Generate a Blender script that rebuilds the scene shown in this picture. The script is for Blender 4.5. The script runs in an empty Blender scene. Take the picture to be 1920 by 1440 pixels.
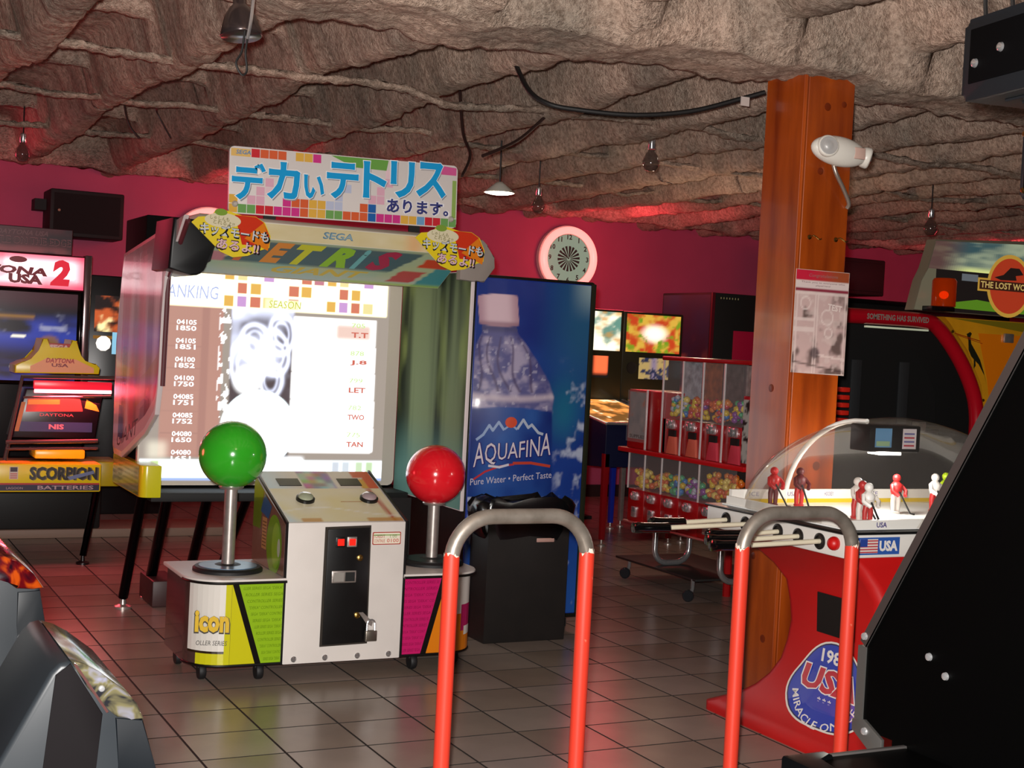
import bpy, bmesh, math, random
import numpy as np
from mathutils import Vector, Matrix
random.seed(7); rng = np.random.default_rng(7)
scn = bpy.context.scene
COL = scn.collection

# ------------------------------------------------------------------ camera, world, light, exposure
EYE = Vector((0.0, 0.0, 1.48))
def cam_axes(yaw=27.009, pitch=-1.6095, roll=2.948):
    y, p, r = map(math.radians, (yaw, pitch, roll))
    f = Vector((math.sin(y)*math.cos(p), math.cos(y)*math.cos(p), math.sin(p)))
    x = Vector((math.cos(y), -math.sin(y), 0)); u = x.cross(f)
    return math.cos(r)*x + math.sin(r)*u, -math.sin(r)*x + math.cos(r)*u, f
_x, _u, _f = cam_axes()
cd = bpy.data.cameras.new('camera'); cam = bpy.data.objects.new('camera', cd); COL.objects.link(cam)
cam.matrix_world = Matrix(((_x.x, _u.x, -_f.x, EYE.x), (_x.y, _u.y, -_f.y, EYE.y), (_x.z, _u.z, -_f.z, EYE.z), (0, 0, 0, 1)))
cd.sensor_fit = 'HORIZONTAL'; cd.sensor_width = 36.0; cd.lens = 2596.0/1920*36; cd.clip_start = 0.05; cd.clip_end = 100
scn.camera = cam

w = bpy.data.worlds.new('world'); scn.world = w; w.use_nodes = True
w.node_tree.nodes['Background'].inputs[0].default_value = (0.30, 0.16, 0.12, 1)
w.node_tree.nodes['Background'].inputs[1].default_value = 0.05

def light(name, kind, loc, energy, color=(1, 1, 1), size=0.05, target=None, spot=None, blend=0.4):
    ld = bpy.data.lights.new(name, kind); ld.energy = energy; ld.color = color
    if kind == 'AREA': ld.size = size
    else: ld.shadow_soft_size = size
    if spot: ld.spot_size = math.radians(spot); ld.spot_blend = blend
    if name == 'red_neon_glow': ld.specular_factor = 0.35      # a broad soft glow, not a hard lamp
    o = bpy.data.objects.new(name, ld); COL.objects.link(o); o.location = loc
    if target is not None:
        o.rotation_euler = (Vector(target) - Vector(loc)).to_track_quat('-Z', 'Y').to_euler()
    return o
# photographer's flash beside the lens, added fill lights, red stand-ins for neon glow
light('camera_flash', 'SPOT', EYE + _u*0.06 - _x*0.04, 1260, (1.0, 0.96, 0.92), 0.03, EYE + _f*5, 95, 0.6)
light('fill_light_front', 'POINT', (1.3, 2.4, 2.45), 11, (1.0, 0.72, 0.5), 0.12)
light('fill_light_middle', 'POINT', (5.7, 8.4, 2.0), 17, (1.0, 0.70, 0.5), 0.12)
light('red_neon_glow', 'POINT', (0.4, 10.6, 2.5), 24, (1.0, 0.06, 0.12), 0.25)
light('red_neon_glow', 'POINT', (0.45, 6.9, 0.95), 15, (1.0, 0.07, 0.08), 0.15)
light('red_neon_glow', 'POINT', (3.3, 10.9, 2.4), 22, (1.0, 0.06, 0.11), 0.25)
light('red_neon_glow', 'POINT', (6.6, 10.8, 2.4), 26, (1.0, 0.07, 0.10), 0.25)
light('red_neon_glow', 'POINT', (10.6, 10.2, 2.4), 22, (1.0, 0.08, 0.12), 0.25)
vs = scn.view_settings
vs.view_transform = 'Standard'; vs.look = 'None'; vs.exposure = 0.0; vs.gamma = 1.0; vs.use_curve_mapping = False

# ------------------------------------------------------------------ materials
def hexc(h):
    if not isinstance(h, str): return tuple(h)
    h = h.lstrip('#'); v = [int(h[i:i+2], 16)/255 for i in (0, 2, 4)]
    return tuple(c/12.92 if c <= 0.04045 else ((c+0.055)/1.055)**2.4 for c in v)
M = {}
def mat(name, col='#808080', rough=0.5, metal=0.0, emit=None, estr=0.0, var=0.0, vscale=8.0, bump=0.0, bscale=60.0,
        trans=0.0, alpha=1.0, coat=0.0, col2=None, stretch=None, spec=0.5):
    if name in M: return M[name]
    m = bpy.data.materials.new(name); m.use_nodes = True; nt = m.node_tree; b = nt.nodes['Principled BSDF']
    c = hexc(col)
    b.inputs['Base Color'].default_value = (*c, 1); b.inputs['Roughness'].default_value = rough
    b.inputs['Metallic'].default_value = metal; b.inputs['Specular IOR Level'].default_value = spec
    if coat: b.inputs['Coat Weight'].default_value = coat; b.inputs['Coat Roughness'].default_value = 0.08
    if trans: b.inputs['Transmission Weight'].default_value = trans; b.inputs['IOR'].default_value = 1.2
    if alpha < 1: b.inputs['Alpha'].default_value = alpha
    if emit is not None:
        b.inputs['Emission Color'].default_value = (*hexc(emit), 1); b.inputs['Emission Strength'].default_value = estr
    if var or bump:
        tc = nt.nodes.new('ShaderNodeTexCoord'); src = tc.outputs['Object']
        if stretch:
            mp = nt.nodes.new('ShaderNodeMapping'); mp.inputs['Scale'].default_value = stretch
            nt.links.new(src, mp.inputs[0]); src = mp.outputs[0]
    if var:
        n = nt.nodes.new('ShaderNodeTexNoise'); n.inputs['Scale'].default_value = vscale; n.inputs['Detail'].default_value = 5
        nt.links.new(src, n.inputs['Vector'])
        r = nt.nodes.new('ShaderNodeValToRGB'); r.color_ramp.elements[0].position = 0.3; r.color_ramp.elements[1].position = 0.7
        a = hexc(col2) if col2 else tuple(x*(1-var) for x in c); d = c if col2 else tuple(min(1, x*(1+var)) for x in c)
        r.color_ramp.elements[0].color = (*a, 1); r.color_ramp.elements[1].color = (*d, 1)
        nt.links.new(n.outputs['Fac'], r.inputs[0]); nt.links.new(r.outputs[0], b.inputs['Base Color'])
    if bump:
        n2 = nt.nodes.new('ShaderNodeTexNoise'); n2.inputs['Scale'].default_value = bscale; n2.inputs['Detail'].default_value = 4
        nt.links.new(src, n2.inputs['Vector'])
        bp = nt.nodes.new('ShaderNodeBump'); bp.inputs['Strength'].default_value = bump; bp.inputs['Distance'].default_value = 0.02
        nt.links.new(n2.outputs['Fac'], bp.inputs['Height']); nt.links.new(bp.outputs[0], b.inputs['Normal'])
    M[name] = m; return m
def print_mat(name, rough=0.4, glow=0.0, base=1.0, coat=0.0, spec=0.5):
    """flat print: colours come from the printed artwork stored in the mesh; glow > 0 for backlit art and screens"""
    if name in M: return M[name]
    m = bpy.data.materials.new(name); m.use_nodes = True; nt = m.node_tree; b = nt.nodes['Principled BSDF']
    a = nt.nodes.new('ShaderNodeVertexColor'); a.layer_name = 'Col'
    b.inputs['Roughness'].default_value = rough; b.inputs['Specular IOR Level'].default_value = spec
    if coat: b.inputs['Coat Weight'].default_value = coat; b.inputs['Coat Roughness'].default_value = 0.05
    if glow:
        nt.links.new(a.outputs[0], b.inputs['Emission Color']); b.inputs['Emission Strength'].default_value = glow
        b.inputs['Base Color'].default_value = (0.02, 0.02, 0.02, 1)
    else: nt.links.new(a.outputs[0], b.inputs['Base Color'])
    M[name] = m; return m
BLACK = mat('black_paint', '#0b0b0c', 0.35, var=0.3, vscale=14)
BLACKM = mat('black_matte', '#090909', 0.7)
GLOSSBLACK = mat('black_gloss', '#070708', 0.12, coat=0.5)
RUBBER = mat('black_rubber', '#101012', 0.6)
CHROME = mat('chrome', '#d8d8da', 0.16, 0.85)
STEEL = mat('brushed_steel', '#b9b0aa', 0.34, 0.75, var=0.12, vscale=30)
WHITEP = mat('white_panel', '#d9d2cc', 0.4, var=0.04, vscale=6)
DGREY = mat('dark_grey_plastic', '#23272c', 0.4, bump=0.05, bscale=220)
REDP = mat('red_plastic', '#b80808', 0.42)
PRINT = print_mat('printed_art', 0.4)
PRINTG = print_mat('printed_gloss', 0.2, coat=0.4)

# ------------------------------------------------------------------ mesh helpers (all geometry in metres, world axes)
ORG = {}
def org(o): return ORG.get(o.name, Vector((0, 0, 0)))
def tag(o, label=None, cat=None, group=None, kind=None):
    if label: o['label'] = label
    if cat: o['category'] = cat
    if group: o['group'] = group
    if kind: o['kind'] = kind
    return o
def thing(name, loc, label, cat, group=None):
    o = bpy.data.objects.new(name, None); COL.objects.link(o); o.location = loc; o.empty_display_size = 0.1
    ORG[o.name] = Vector(loc); return tag(o, label, cat, group)
def finish(name, me, m, parent=None, smooth=35, origin=None):
    if parent is not None: off = org(parent)
    else: off = Vector(origin) if origin is not None else Vector((0, 0, 0))
    if off.length: me.transform(Matrix.Translation(-off))
    if smooth:
        me.polygons.foreach_set('use_smooth', [True]*len(me.polygons)); me.set_sharp_from_angle(angle=math.radians(smooth))
    for mm in (m if isinstance(m, (list, tuple)) else [m]): me.materials.append(mm)
    o = bpy.data.objects.new(name, me); COL.objects.link(o)
    ORG[o.name] = off
    if parent is not None: o.parent = parent
    else: o.location = off
    return o
def obj(name, bm, m, parent=None, smooth=35, origin=None):
    me = bpy.data.meshes.new(name); bmesh.ops.recalc_face_normals(bm, faces=bm.faces[:]); bm.to_mesh(me); bm.free()
    return finish(name, me, m, parent, smooth, origin)
def B(): return bmesh.new()
def box(bm, x0, x1, y0, y1, z0, z1, bev=0.0, seg=2):
    r = bmesh.ops.create_cube(bm, size=1.0, matrix=Matrix.Translation(((x0+x1)/2, (y0+y1)/2, (z0+z1)/2)) @ Matrix.Diagonal((abs(x1-x0), abs(y1-y0), abs(z1-z0), 1)))
    if bev:
        es = list({e for v in r['verts'] for e in v.link_edges})
        bmesh.ops.bevel(bm, geom=es, offset=bev, segments=seg, affect='EDGES', profile=0.5)
    return bm
def P3(axis, a, u, v):
    return {'x': (a, u, v), 'y': (u, a, v), 'z': (u, v, a)}[axis]
def prism(bm, pts, axis, a0, a1, bev=0.0, seg=2):
    """polygon pts in the plane across axis, extruded from a0 to a1 (x: pts are y,z; y: x,z; z: x,y)"""
    n = len(pts)
    v0 = [bm.verts.new(P3(axis, a0, *p)) for p in pts]; v1 = [bm.verts.new(P3(axis, a1, *p)) for p in pts]
    fs = [bm.faces.new(v0), bm.faces.new(v1[::-1])]
    for i in range(n): fs.append(bm.faces.new((v0[i], v1[i], v1[(i+1) % n], v0[(i+1) % n])))
    if bev:
        es = list({e for f in fs[:2] for e in f.edges})
        bmesh.ops.bevel(bm, geom=es, offset=bev, segments=seg, affect='EDGES', profile=0.5)
    return bm
def tube(bm, path, r, seg=12, cap=True, closed=False):
    path = [Vector(p) for p in path]; n = len(path)
    rs = r if isinstance(r, (list, tuple)) else [r]*n
    rings = []; t0 = None; nrm = None
    for i in range(n):
        if closed: t = (path[(i+1) % n] - path[i-1]).normalized()
        else: t = (path[min(i+1, n-1)] - path[max(i-1, 0)]).normalized()
        if nrm is None:
            a = Vector((0, 0, 1)) if abs(t.z) < 0.9 else Vector((1, 0, 0)); nrm = t.cross(a).normalized()
        else:
            nrm = (nrm - t*nrm.dot(t)).normalized()
        b = t.cross(nrm)
        rings.append([bm.verts.new(path[i] + rs[i]*(math.cos(k*2*math.pi/seg)*nrm + math.sin(k*2*math.pi/seg)*b)) for k in range(seg)])
    m = n if closed else n-1
    for i in range(m):
        A, C = rings[i], rings[(i+1) % n]
        for k in range(seg): bm.faces.new((A[k], A[(k+1) % seg], C[(k+1) % seg], C[k]))
    if cap and not closed: bm.faces.new(rings[0][::-1]); bm.faces.new(rings[-1])
    return bm
def lathe(bm, prof, c, axis=(0, 0, 1), seg=24):
    """profile of (radius, height along axis) turned about the axis through c"""
    q = Vector((0, 0, 1)).rotation_difference(Vector(axis)).to_matrix(); c = Vector(c); rings = []
    for r, h in prof:
        if r < 1e-6: rings.append([bm.verts.new(c + q @ Vector((0, 0, h)))])
        else: rings.append([bm.verts.new(c + q @ Vector((r*math.cos(k*2*math.pi/seg), r*math.sin(k*2*math.pi/seg), h))) for k in range(seg)])
    for A, C in zip(rings, rings[1:]):
        for k in range(seg):
            a0, a1 = A[k % len(A)], A[(k+1) % len(A)]; c0, c1 = C[k % len(C)], C[(k+1) % len(C)]
            vs_ = [a0]
            for v in (a1, c1, c0):
                if v not in vs_: vs_.append(v)
            if len(vs_) > 2: bm.faces.new(vs_)
    for ring, d in ((rings[0], 1), (rings[-1], -1)):
        if len(ring) > 1: bm.faces.new(ring[::-d])
    return bm
def sph(bm, c, r, u=32, v=18, scale=(1, 1, 1)):
    bmesh.ops.create_uvsphere(bm, u_segments=u, v_segments=v, radius=r, matrix=Matrix.Translation(c) @ Matrix.Diagonal((*scale, 1)))
    return bm
def arc(cx, cy, r, a0, a1, n=8):
    return [(cx + r*math.cos(math.radians(a0+(a1-a0)*i/n)), cy + r*math.sin(math.radians(a0+(a1-a0)*i/n))) for i in range(n+1)]
def rrect(x0, y0, x1, y1, r, n=5):
    return arc(x1-r, y1-r, r, 0, 90, n) + arc(x0+r, y1-r, r, 90, 180, n) + arc(x0+r, y0+r, r, 180, 270, n) + arc(x1-r, y0+r, r, 270, 360, n)
def smoothpath(pts, n=6):
    """Catmull-Rom through points"""
    P = [Vector(p) for p in pts]; out = []
    for i in range(len(P)-1):
        p0, p1, p2, p3 = P[max(i-1, 0)], P[i], P[i+1], P[min(i+2, len(P)-1)]
        for k in range(n):
            t = k/n
            out.append(0.5*((2*p1) + (p2-p0)*t + (2*p0-5*p1+4*p2-p3)*t*t + (3*p1-p0-3*p2+p3)*t**3))
    out.append(P[-1]); return out
def copy_tree(o, d, parent=None, label=None, group=None):
    c = o.copy(); COL.objects.link(c); ORG[c.name] = org(o)
    if parent is None: c.location = o.location + Vector(d); ORG[c.name] = org(o) + Vector(d)
    else: c.parent = parent
    if label: c['label'] = label
    if group: c['group'] = group
    for ch in list(o.children): copy_tree(ch, d, c)
    return c

_fc = {}
def text_mesh(s, shear=0.0, bold=0.0):
    """flat outline of lettering as (verts 2D, faces, width, y0, y1)"""
    k = (s, shear, bold)
    if k in _fc: return _fc[k]
    c = bpy.data.curves.new('lettering', 'FONT'); c.body = s; c.shear = shear; c.resolution_u = 2; c.offset = bold
    o = bpy.data.objects.new('lettering', c); COL.objects.link(o)
    me = bpy.data.meshes.new_from_object(o.evaluated_get(bpy.context.evaluated_depsgraph_get()))
    v = [(p.co.x, p.co.y) for p in me.vertices]; f = [tuple(p.vertices) for p in me.polygons]
    bpy.data.objects.remove(o); bpy.data.curves.remove(c); bpy.data.meshes.remove(me)
    xs = [p[0] for p in v] or [0, 1]; ys = [p[1] for p in v] or [0, 1]
    x0 = min(xs); v = [(a-x0, b) for a, b in v]
    _fc[k] = (v, f, max(xs)-x0, min(ys), max(ys)); return _fc[k]
class Print:
    """flat artwork on a plane: O + u*U + v*V, layers lifted along N by a fraction of a millimetre"""
    def __init__(s, O, U, V, lift=0.0008, k=1.0, warp=None):
        s.O = Vector(O); s.U = Vector(U).normalized(); s.V = Vector(V).normalized(); s.N = s.U.cross(s.V).normalized(); s.U *= k; s.V *= k; s.warp = warp
        s.v = []; s.f = []; s.c = []; s.l = lift; s.step = 0.0005
    def up(s, k=1): s.l += s.step*k; return s
    def at(s, a, b):
        if s.warp: return s.warp(a, b, s.l)
        return s.O + s.U*a + s.V*b + s.N*s.l
    def poly(s, pts, col, inc=True):
        if inc: s.l += 0.00002
        i = len(s.v); s.v += [s.at(a, b) for a, b in pts]; s.f.append(tuple(range(i, i+len(pts))))
        s.c.append([hexc(col)]*len(pts)); return s
    def grad(s, pts, cols):
        i = len(s.v); s.v += [s.at(a, b) for a, b in pts]; s.f.append(tuple(range(i, i+len(pts))))
        s.c.append([hexc(c) for c in cols]); return s
    def rect(s, x0, y0, x1, y1, col): return s.poly([(x0, y0), (x1, y0), (x1, y1), (x0, y1)], col)
    def ell(s, cx, cy, rx, ry, col, n=32, a0=0, a1=360):
        return s.poly([(cx + rx*math.cos(math.radians(a0+(a1-a0)*i/n)), cy + ry*math.sin(math.radians(a0+(a1-a0)*i/n))) for i in range(n + (a1-a0 < 360))], col)
    def stroke(s, pts, wd, col):
        """thick polyline"""
        P = [Vector(p) for p in pts]
        for a, b in zip(P, P[1:]):
            d = (b-a).normalized(); n = Vector((-d.y, d.x))*wd/2; e = d*wd*0.3
            s.poly([tuple(a-n-e), tuple(b-n+e), tuple(b+n+e), tuple(a+n-e)], col)
        return s
    def text(s, t, x, y, h, col, wd=None, align='l', shear=0.0, rot=0.0, bold=0.0, fn=None, skewy=0.0):
        v, f, tw, y0, y1 = text_mesh(t, shear, bold)
        if not v or tw <= 0: return s
        sy = h/max(1e-6, (y1-y0)); sx = wd/tw if wd else sy
        W = tw*sx; dx = {'l': 0, 'c': -W/2, 'r': -W}[align]; ca, sa = math.cos(math.radians(rot)), math.sin(math.radians(rot))
        i = len(s.v)
        for a, b in v:
            q = a*sx + dx; r = (b-y0)*sy + q*skewy
            if fn: q, r = fn(q, r, W)
            s.v.append(s.at(x + q*ca - r*sa, y + q*sa + r*ca))
        for g in f: s.f.append(tuple(k+i for k in g)); s.c.append([hexc(col)]*len(g))
        return s
    def raster(s, x0, y0, x1, y1, nx, ny, fn):
        """picture painted on a fine grid; fn(u, v) on arrays 0..1 gives linear rgb arrays"""
        u, v = np.meshgrid(np.linspace(0, 1, nx+1), np.linspace(0, 1, ny+1)); C = np.clip(fn(u, v), 0, 60)
        i = len(s.v); C = C.reshape(-1, 3); Pu = (x0 + u*(x1-x0)).ravel(); Pv = (y0 + v*(y1-y0)).ravel()
        s.v += [s.at(float(a), float(b)) for a, b in zip(Pu, Pv)]
        for r in range(ny):
            for q in range(nx):
                k = r*(nx+1)+q; g = (k, k+1, k+nx+2, k+nx+1); s.f.append(tuple(i+t for t in g)); s.c.append([tuple(C[t]) for t in g])
        return s
    def build(s, name, m, parent):
        me = bpy.data.meshes.new(name); me.from_pydata([tuple(p) for p in s.v], [], s.f)
        at = me.color_attributes.new('Col', 'FLOAT_COLOR', 'CORNER')
        flat = np.ones((sum(len(c) for c in s.c), 4), dtype=np.float32); flat[:, :3] = np.array([x for c in s.c for x in c], dtype=np.float32)
        at.data.foreach_set('color', flat.ravel()); me.color_attributes.render_color_index = 0
        return finish(name, me, m, parent, smooth=0)
def lin(h): return np.array(hexc(h))
def mixc(a, b, t): t = np.asarray(t)[..., None]; return a*(1-t) + b*t
def vnoise(u, v, fx, fy, seed=0, octv=3):
    """value noise on arrays"""
    out = np.zeros_like(u, dtype=float); amp = 1.0; tot = 0.0
    for o in range(octv):
        r = np.random.default_rng(seed*17+o); G = r.random((64, 64))
        a = u*fx*2**o; b = v*fy*2**o; i = np.floor(a).astype(int); j = np.floor(b).astype(int); fa = a-i; fb = b-j
        fa = fa*fa*(3-2*fa); fb = fb*fb*(3-2*fb); g = lambda p, q: G[p % 64, q % 64]
        out += amp*((g(i, j)*(1-fa)+g(i+1, j)*fa)*(1-fb) + (g(i, j+1)*(1-fa)+g(i+1, j+1)*fa)*fb); tot += amp; amp *= 0.5
    return out/tot
def sstep(a, b, x): t = np.clip((x-a)/(b-a), 0, 1); return t*t*(3-2*t)

# ------------------------------------------------------------------ the room
X0, X1, Y0, Y1 = -3.0, 14.0, -3.0, 12.0
def build_floor():
    fl = tag(obj('floor', box(B(), X0, X1, Y0, Y1, -0.12, -0.0025), mat('grout', '#1d1815', 0.8, var=0.3, vscale=5), origin=(4, 6, 0)), 'taupe ceramic tile floor with dark grout lines', kind='structure')
    S = 0.3051; gx, gy = 1.248, 5.572
    tm = [mat('floor_tile_%d' % k, c, 0.26, var=0.10, vscale=3.0, bump=0.02, bscale=40, spec=0.42) for k, c in enumerate(('#8a7c70', '#8f8176', '#857669', '#93867c'))]
    def tile_bm(cx, cy): return box(B(), cx-S/2+0.003, cx+S/2-0.003, cy-S/2+0.003, cy+S/2-0.003, -0.008, 0.0, 0.0015, 1)
    base = []
    for m in tm:
        me = bpy.data.meshes.new('tile'); b = tile_bm(0, 0); b.faces.ensure_lookup_table()
        for f in b.faces: f.material_index = 0 if f.normal.z > 0.9 else 1
        b.to_mesh(me); b.free(); me.materials.append(m); me.materials.append(M['grout']); base.append(me)
    cells = []
    for i in range(-14, 42):
        for j in range(-28, 22):
            cx, cy = gx+(i+0.5)*S, gy+(j+0.5)*S
            if not (X0 < cx < X1 and Y0 < cy < Y1): continue
            d = Vector((cx, cy, 0)) - EYE; z = d.dot(_f)
            vis = False
            if z > 1:
                px = 960 + 2596*d.dot(_x)/z; py = 720 - 2596*d.dot(_u)/z; vis = -60 < px < 1980 and py < 1500
            cells.append((z if vis else 99 + z, cx, cy))
    cells.sort()
    rest = B()
    for n, (z, cx, cy) in enumerate(cells):
        k = random.randrange(4)
        if n < 300 and z < 90:
            o = bpy.data.objects.new('tile', base[k]); COL.objects.link(o); o.parent = fl; o.location = Vector((cx, cy, 0)) - org(fl)
        else:
            box(rest, cx-S/2+0.003, cx+S/2-0.003, cy-S/2+0.003, cy+S/2-0.003, -0.008, 0.0)
    for f in rest.faces: f.material_index = 0 if abs(f.normal.z) > 0.9 else 1
    tag(obj('tile_field', rest, [tm[1], M['grout']], fl, smooth=0), 'taupe floor tiles farther from the camera', kind='stuff')
build_floor()

def build_walls():
    wallm = mat('pink_wall_paint', '#b0476a', 0.75, var=0.08, vscale=2.0, bump=0.05, bscale=30)
    dark = mat('dark_wall_paint', '#5a3034', 0.8, var=0.1, vscale=2)
    tag(obj('wall_back', box(B(), X0, X1, Y1, Y1+0.12, 0, 3.2), wallm), 'pink painted back wall under the foam ceiling', kind='structure')
    tag(obj('wall_left', box(B(), X0-0.12, X0, Y0, Y1, 0, 3.2), dark), kind='structure')
    tag(obj('wall_right', box(B(), X1, X1+0.12, Y0, Y1, 0, 3.2), wallm), kind='structure')
    tag(obj('wall_behind', box(B(), X0, X1, Y0-0.12, Y0, 0, 3.2), dark), kind='structure')
    tag(obj('baseboard_back', box(B(), X0, X1, Y1-0.02, Y1, 0, 0.12), mat('baseboard', '#2a1a1a', 0.5)), kind='structure')
build_walls()

def build_ceiling():
    def grid(nx0, nx1, ny0, ny1, st):
        xs = np.arange(nx0, nx1+1e-6, st); ys = np.arange(ny0, ny1+1e-6, st)
        return np.meshgrid(xs, ys)
    def height(X, Y):
        Xw = X + 0.13*(vnoise(X, Y, 0.7, 0.45, 3, 2)-0.5) + 0.06*(vnoise(X, Y, 3, 1.6, 5, 2)-0.5) + 0.03*(vnoise(X, Y, 9, 6, 6, 2)-0.5)
        ph = (Xw - 1.52)/0.67; t = np.abs(ph - np.round(ph))*0.67              # distance to the nearest joist
        hw = 0.05 + 0.05*(vnoise(X, Y, 1.2, 0.8, 9, 2)-0.5)
        prof = 1 - sstep(0, 1, np.clip((t-hw)/0.14, 0, 1))
        dep = (0.29 + 0.10*(vnoise(X, Y, 0.9, 0.6, 19, 2)-0.5))*np.where(Y < 4.6, 0.62, 1.0)
        drop = dep*prof + 0.05*np.clip(1 - t/0.33, 0, 1)
        Yw = Y + 0.08*(vnoise(X, Y, 0.9, 0.8, 21, 3)-0.5) + 0.035*(vnoise(X, Y, 6, 6, 23, 2)-0.5) + 0.02*(X-3)
        bd = np.zeros_like(X)
        for yb, wd, dp in ((-1.2, 0.2, 0.36), (1.75, 0.2, 0.36), (4.87, 0.20, 0.365), (6.72, 0.03, 0.10), (8.25, 0.04, 0.12), (9.9, 0.05, 0.14), (11.5, 0.07, 0.34)):
            q = np.abs(Yw - yb)
            bd = np.maximum(bd, dp*np.exp(-(np.maximum(q-wd, 0)/0.03)**2))
        drop = np.maximum(drop, bd) + 0.06*np.minimum(drop, bd)
        lump = 0.05*(vnoise(X, Y, 1.8, 1.5, 31, 3)-0.5) + 0.03*(vnoise(X, Y, 8, 8, 41, 3)-0.5) + 0.022*(vnoise(X, Y, 24, 24, 51, 2)-0.5)
        return 3.06 - drop + lump
    xs = np.concatenate([np.arange(X0, -0.6, 0.08), np.arange(-0.6, 6.5, 0.021), np.arange(6.5, X1+0.05, 0.05)])
    ys = np.concatenate([np.arange(Y0, 3.0, 0.09), np.arange(3.0, 8.5, 0.022), np.arange(8.5, Y1+0.05, 0.045)])
    X, Y = np.meshgrid(xs, ys); Z = height(X, Y); nx, ny = len(xs), len(ys)
    v = np.stack([X, Y, Z], -1).reshape(-1, 3).astype(np.float32)
    idx = np.arange(nx*ny).reshape(ny, nx)
    q = np.stack([idx[:-1, :-1], idx[1:, :-1], idx[1:, 1:], idx[:-1, 1:]], -1).reshape(-1, 4)
    me = bpy.data.meshes.new('ceiling'); me.vertices.add(len(v)); me.vertices.foreach_set('co', v.ravel())
    me.loops.add(q.size); me.loops.foreach_set('vertex_index', q.ravel().astype(np.int32))
    me.polygons.add(len(q)); me.polygons.foreach_set('loop_start', np.arange(0, q.size, 4, dtype=np.int32))
    me.update(calc_edges=True); me.validate()
    me.polygons.foreach_set('use_smooth', [True]*len(me.polygons))
    m = bpy.data.materials.new('sprayed_fibre'); m.use_nodes = True; nt = m.node_tree; b = nt.nodes['Principled BSDF']; b.inputs['Roughness'].default_value = 0.95
    b.inputs['Specular IOR Level'].default_value = 0.1
    tc = nt.nodes.new('ShaderNodeTexCoord')
    def noise(sc, det, rough=0.6):
        n = nt.nodes.new('ShaderNodeTexNoise'); n.inputs['Scale'].default_value = sc; n.inputs['Detail'].default_value = det; n.inputs['Roughness'].default_value = rough
        nt.links.new(tc.outputs['Object'], n.inputs['Vector']); return n
    n1 = noise(2.2, 6); n2 = noise(38, 5, 0.7); n3 = noise(90, 3, 0.7)
    r = nt.nodes.new('ShaderNodeValToRGB'); r.color_ramp.elements[0].position = 0.33; r.color_ramp.elements[1].position = 0.68
    r.color_ramp.elements[0].color = (*hexc('#a69789'), 1); r.color_ramp.elements[1].color = (*hexc('#e2c2ae'), 1)
    nt.links.new(n1.outputs['Fac'], r.inputs[0])
    r2 = nt.nodes.new('ShaderNodeValToRGB'); r2.color_ramp.elements[0].position = 0.34; r2.color_ramp.elements[1].position = 0.6
    r2.color_ramp.elements[0].color = (0.34, 0.29, 0.26, 1); r2.color_ramp.elements[1].color = (1, 1, 1, 1)
    nt.links.new(n2.outputs['Fac'], r2.inputs[0])
    mx = nt.nodes.new('ShaderNodeMix'); mx.data_type = 'RGBA'; mx.blend_type = 'MULTIPLY'; mx.inputs[0].default_value = 0.8
    nt.links.new(r.outputs[0], mx.inputs[6]); nt.links.new(r2.outputs[0], mx.inputs[7]); nt.links.new(mx.outputs[2], b.inputs['Base Color'])
    ad = nt.nodes.new('ShaderNodeMath'); ad.operation = 'ADD'; nt.links.new(n2.outputs['Fac'], ad.inputs[0]); nt.links.new(n3.outputs['Fac'], ad.inputs[1])
    bp = nt.nodes.new('ShaderNodeBump'); bp.inputs['Strength'].default_value = 0.9; bp.inputs['Distance'].default_value = 0.02
    nt.links.new(ad.outputs[0], bp.inputs['Height']); nt.links.new(bp.outputs[0], b.inputs['Normal'])
    me.materials.append(m); M['sprayed_fibre'] = m; o = bpy.data.objects.new('ceiling', me); COL.objects.link(o)
    # furring strips under the joists, crusted with the same fibre
    for (yb, z0, sd) in ((6.60, 2.745, 1), (8.15, 2.775, 2), (9.75, 2.78, 3)):
        b = B(); n = 620; xa = np.linspace(X0+0.1, X1-0.1, n); r0 = np.random.default_rng(sd); seg = 10; rings = []
        nz = np.interp(xa, np.linspace(X0, X1, 70), r0.normal(0, 0.014, 70)); ny = np.interp(xa, np.linspace(X0, X1, 30), r0.normal(0, 0.03, 30))
        for i, x in enumerate(xa):
            ring = []
            for k in range(seg):
                a = 2*math.pi*k/seg; e = 1 + r0.normal(0, 0.22)
                ring.append(b.verts.new((x, yb + ny[i] - 0.02*(x-3) + 0.042*e*math.cos(a), z0 + nz[i] + 0.018*e*math.sin(a))))
            rings.append(ring)
        for A, C in zip(rings, rings[1:]):
            for k in range(seg): b.faces.new((A[k], A[(k+1) % seg], C[(k+1) % seg], C[k]))
        obj('furring_strip', b, m, o, 80)
    tag(o, 'lumpy sprayed fibre ceiling over joists and beams', kind='structure')
    # roof deck above it, so no light leaks in
    obj('roof_deck', box(B(), X0-0.12, X1+0.12, Y0-0.12, Y1+0.12, 3.2, 3.28), mat('deck', '#555048', 0.9), o)
build_ceiling()

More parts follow.
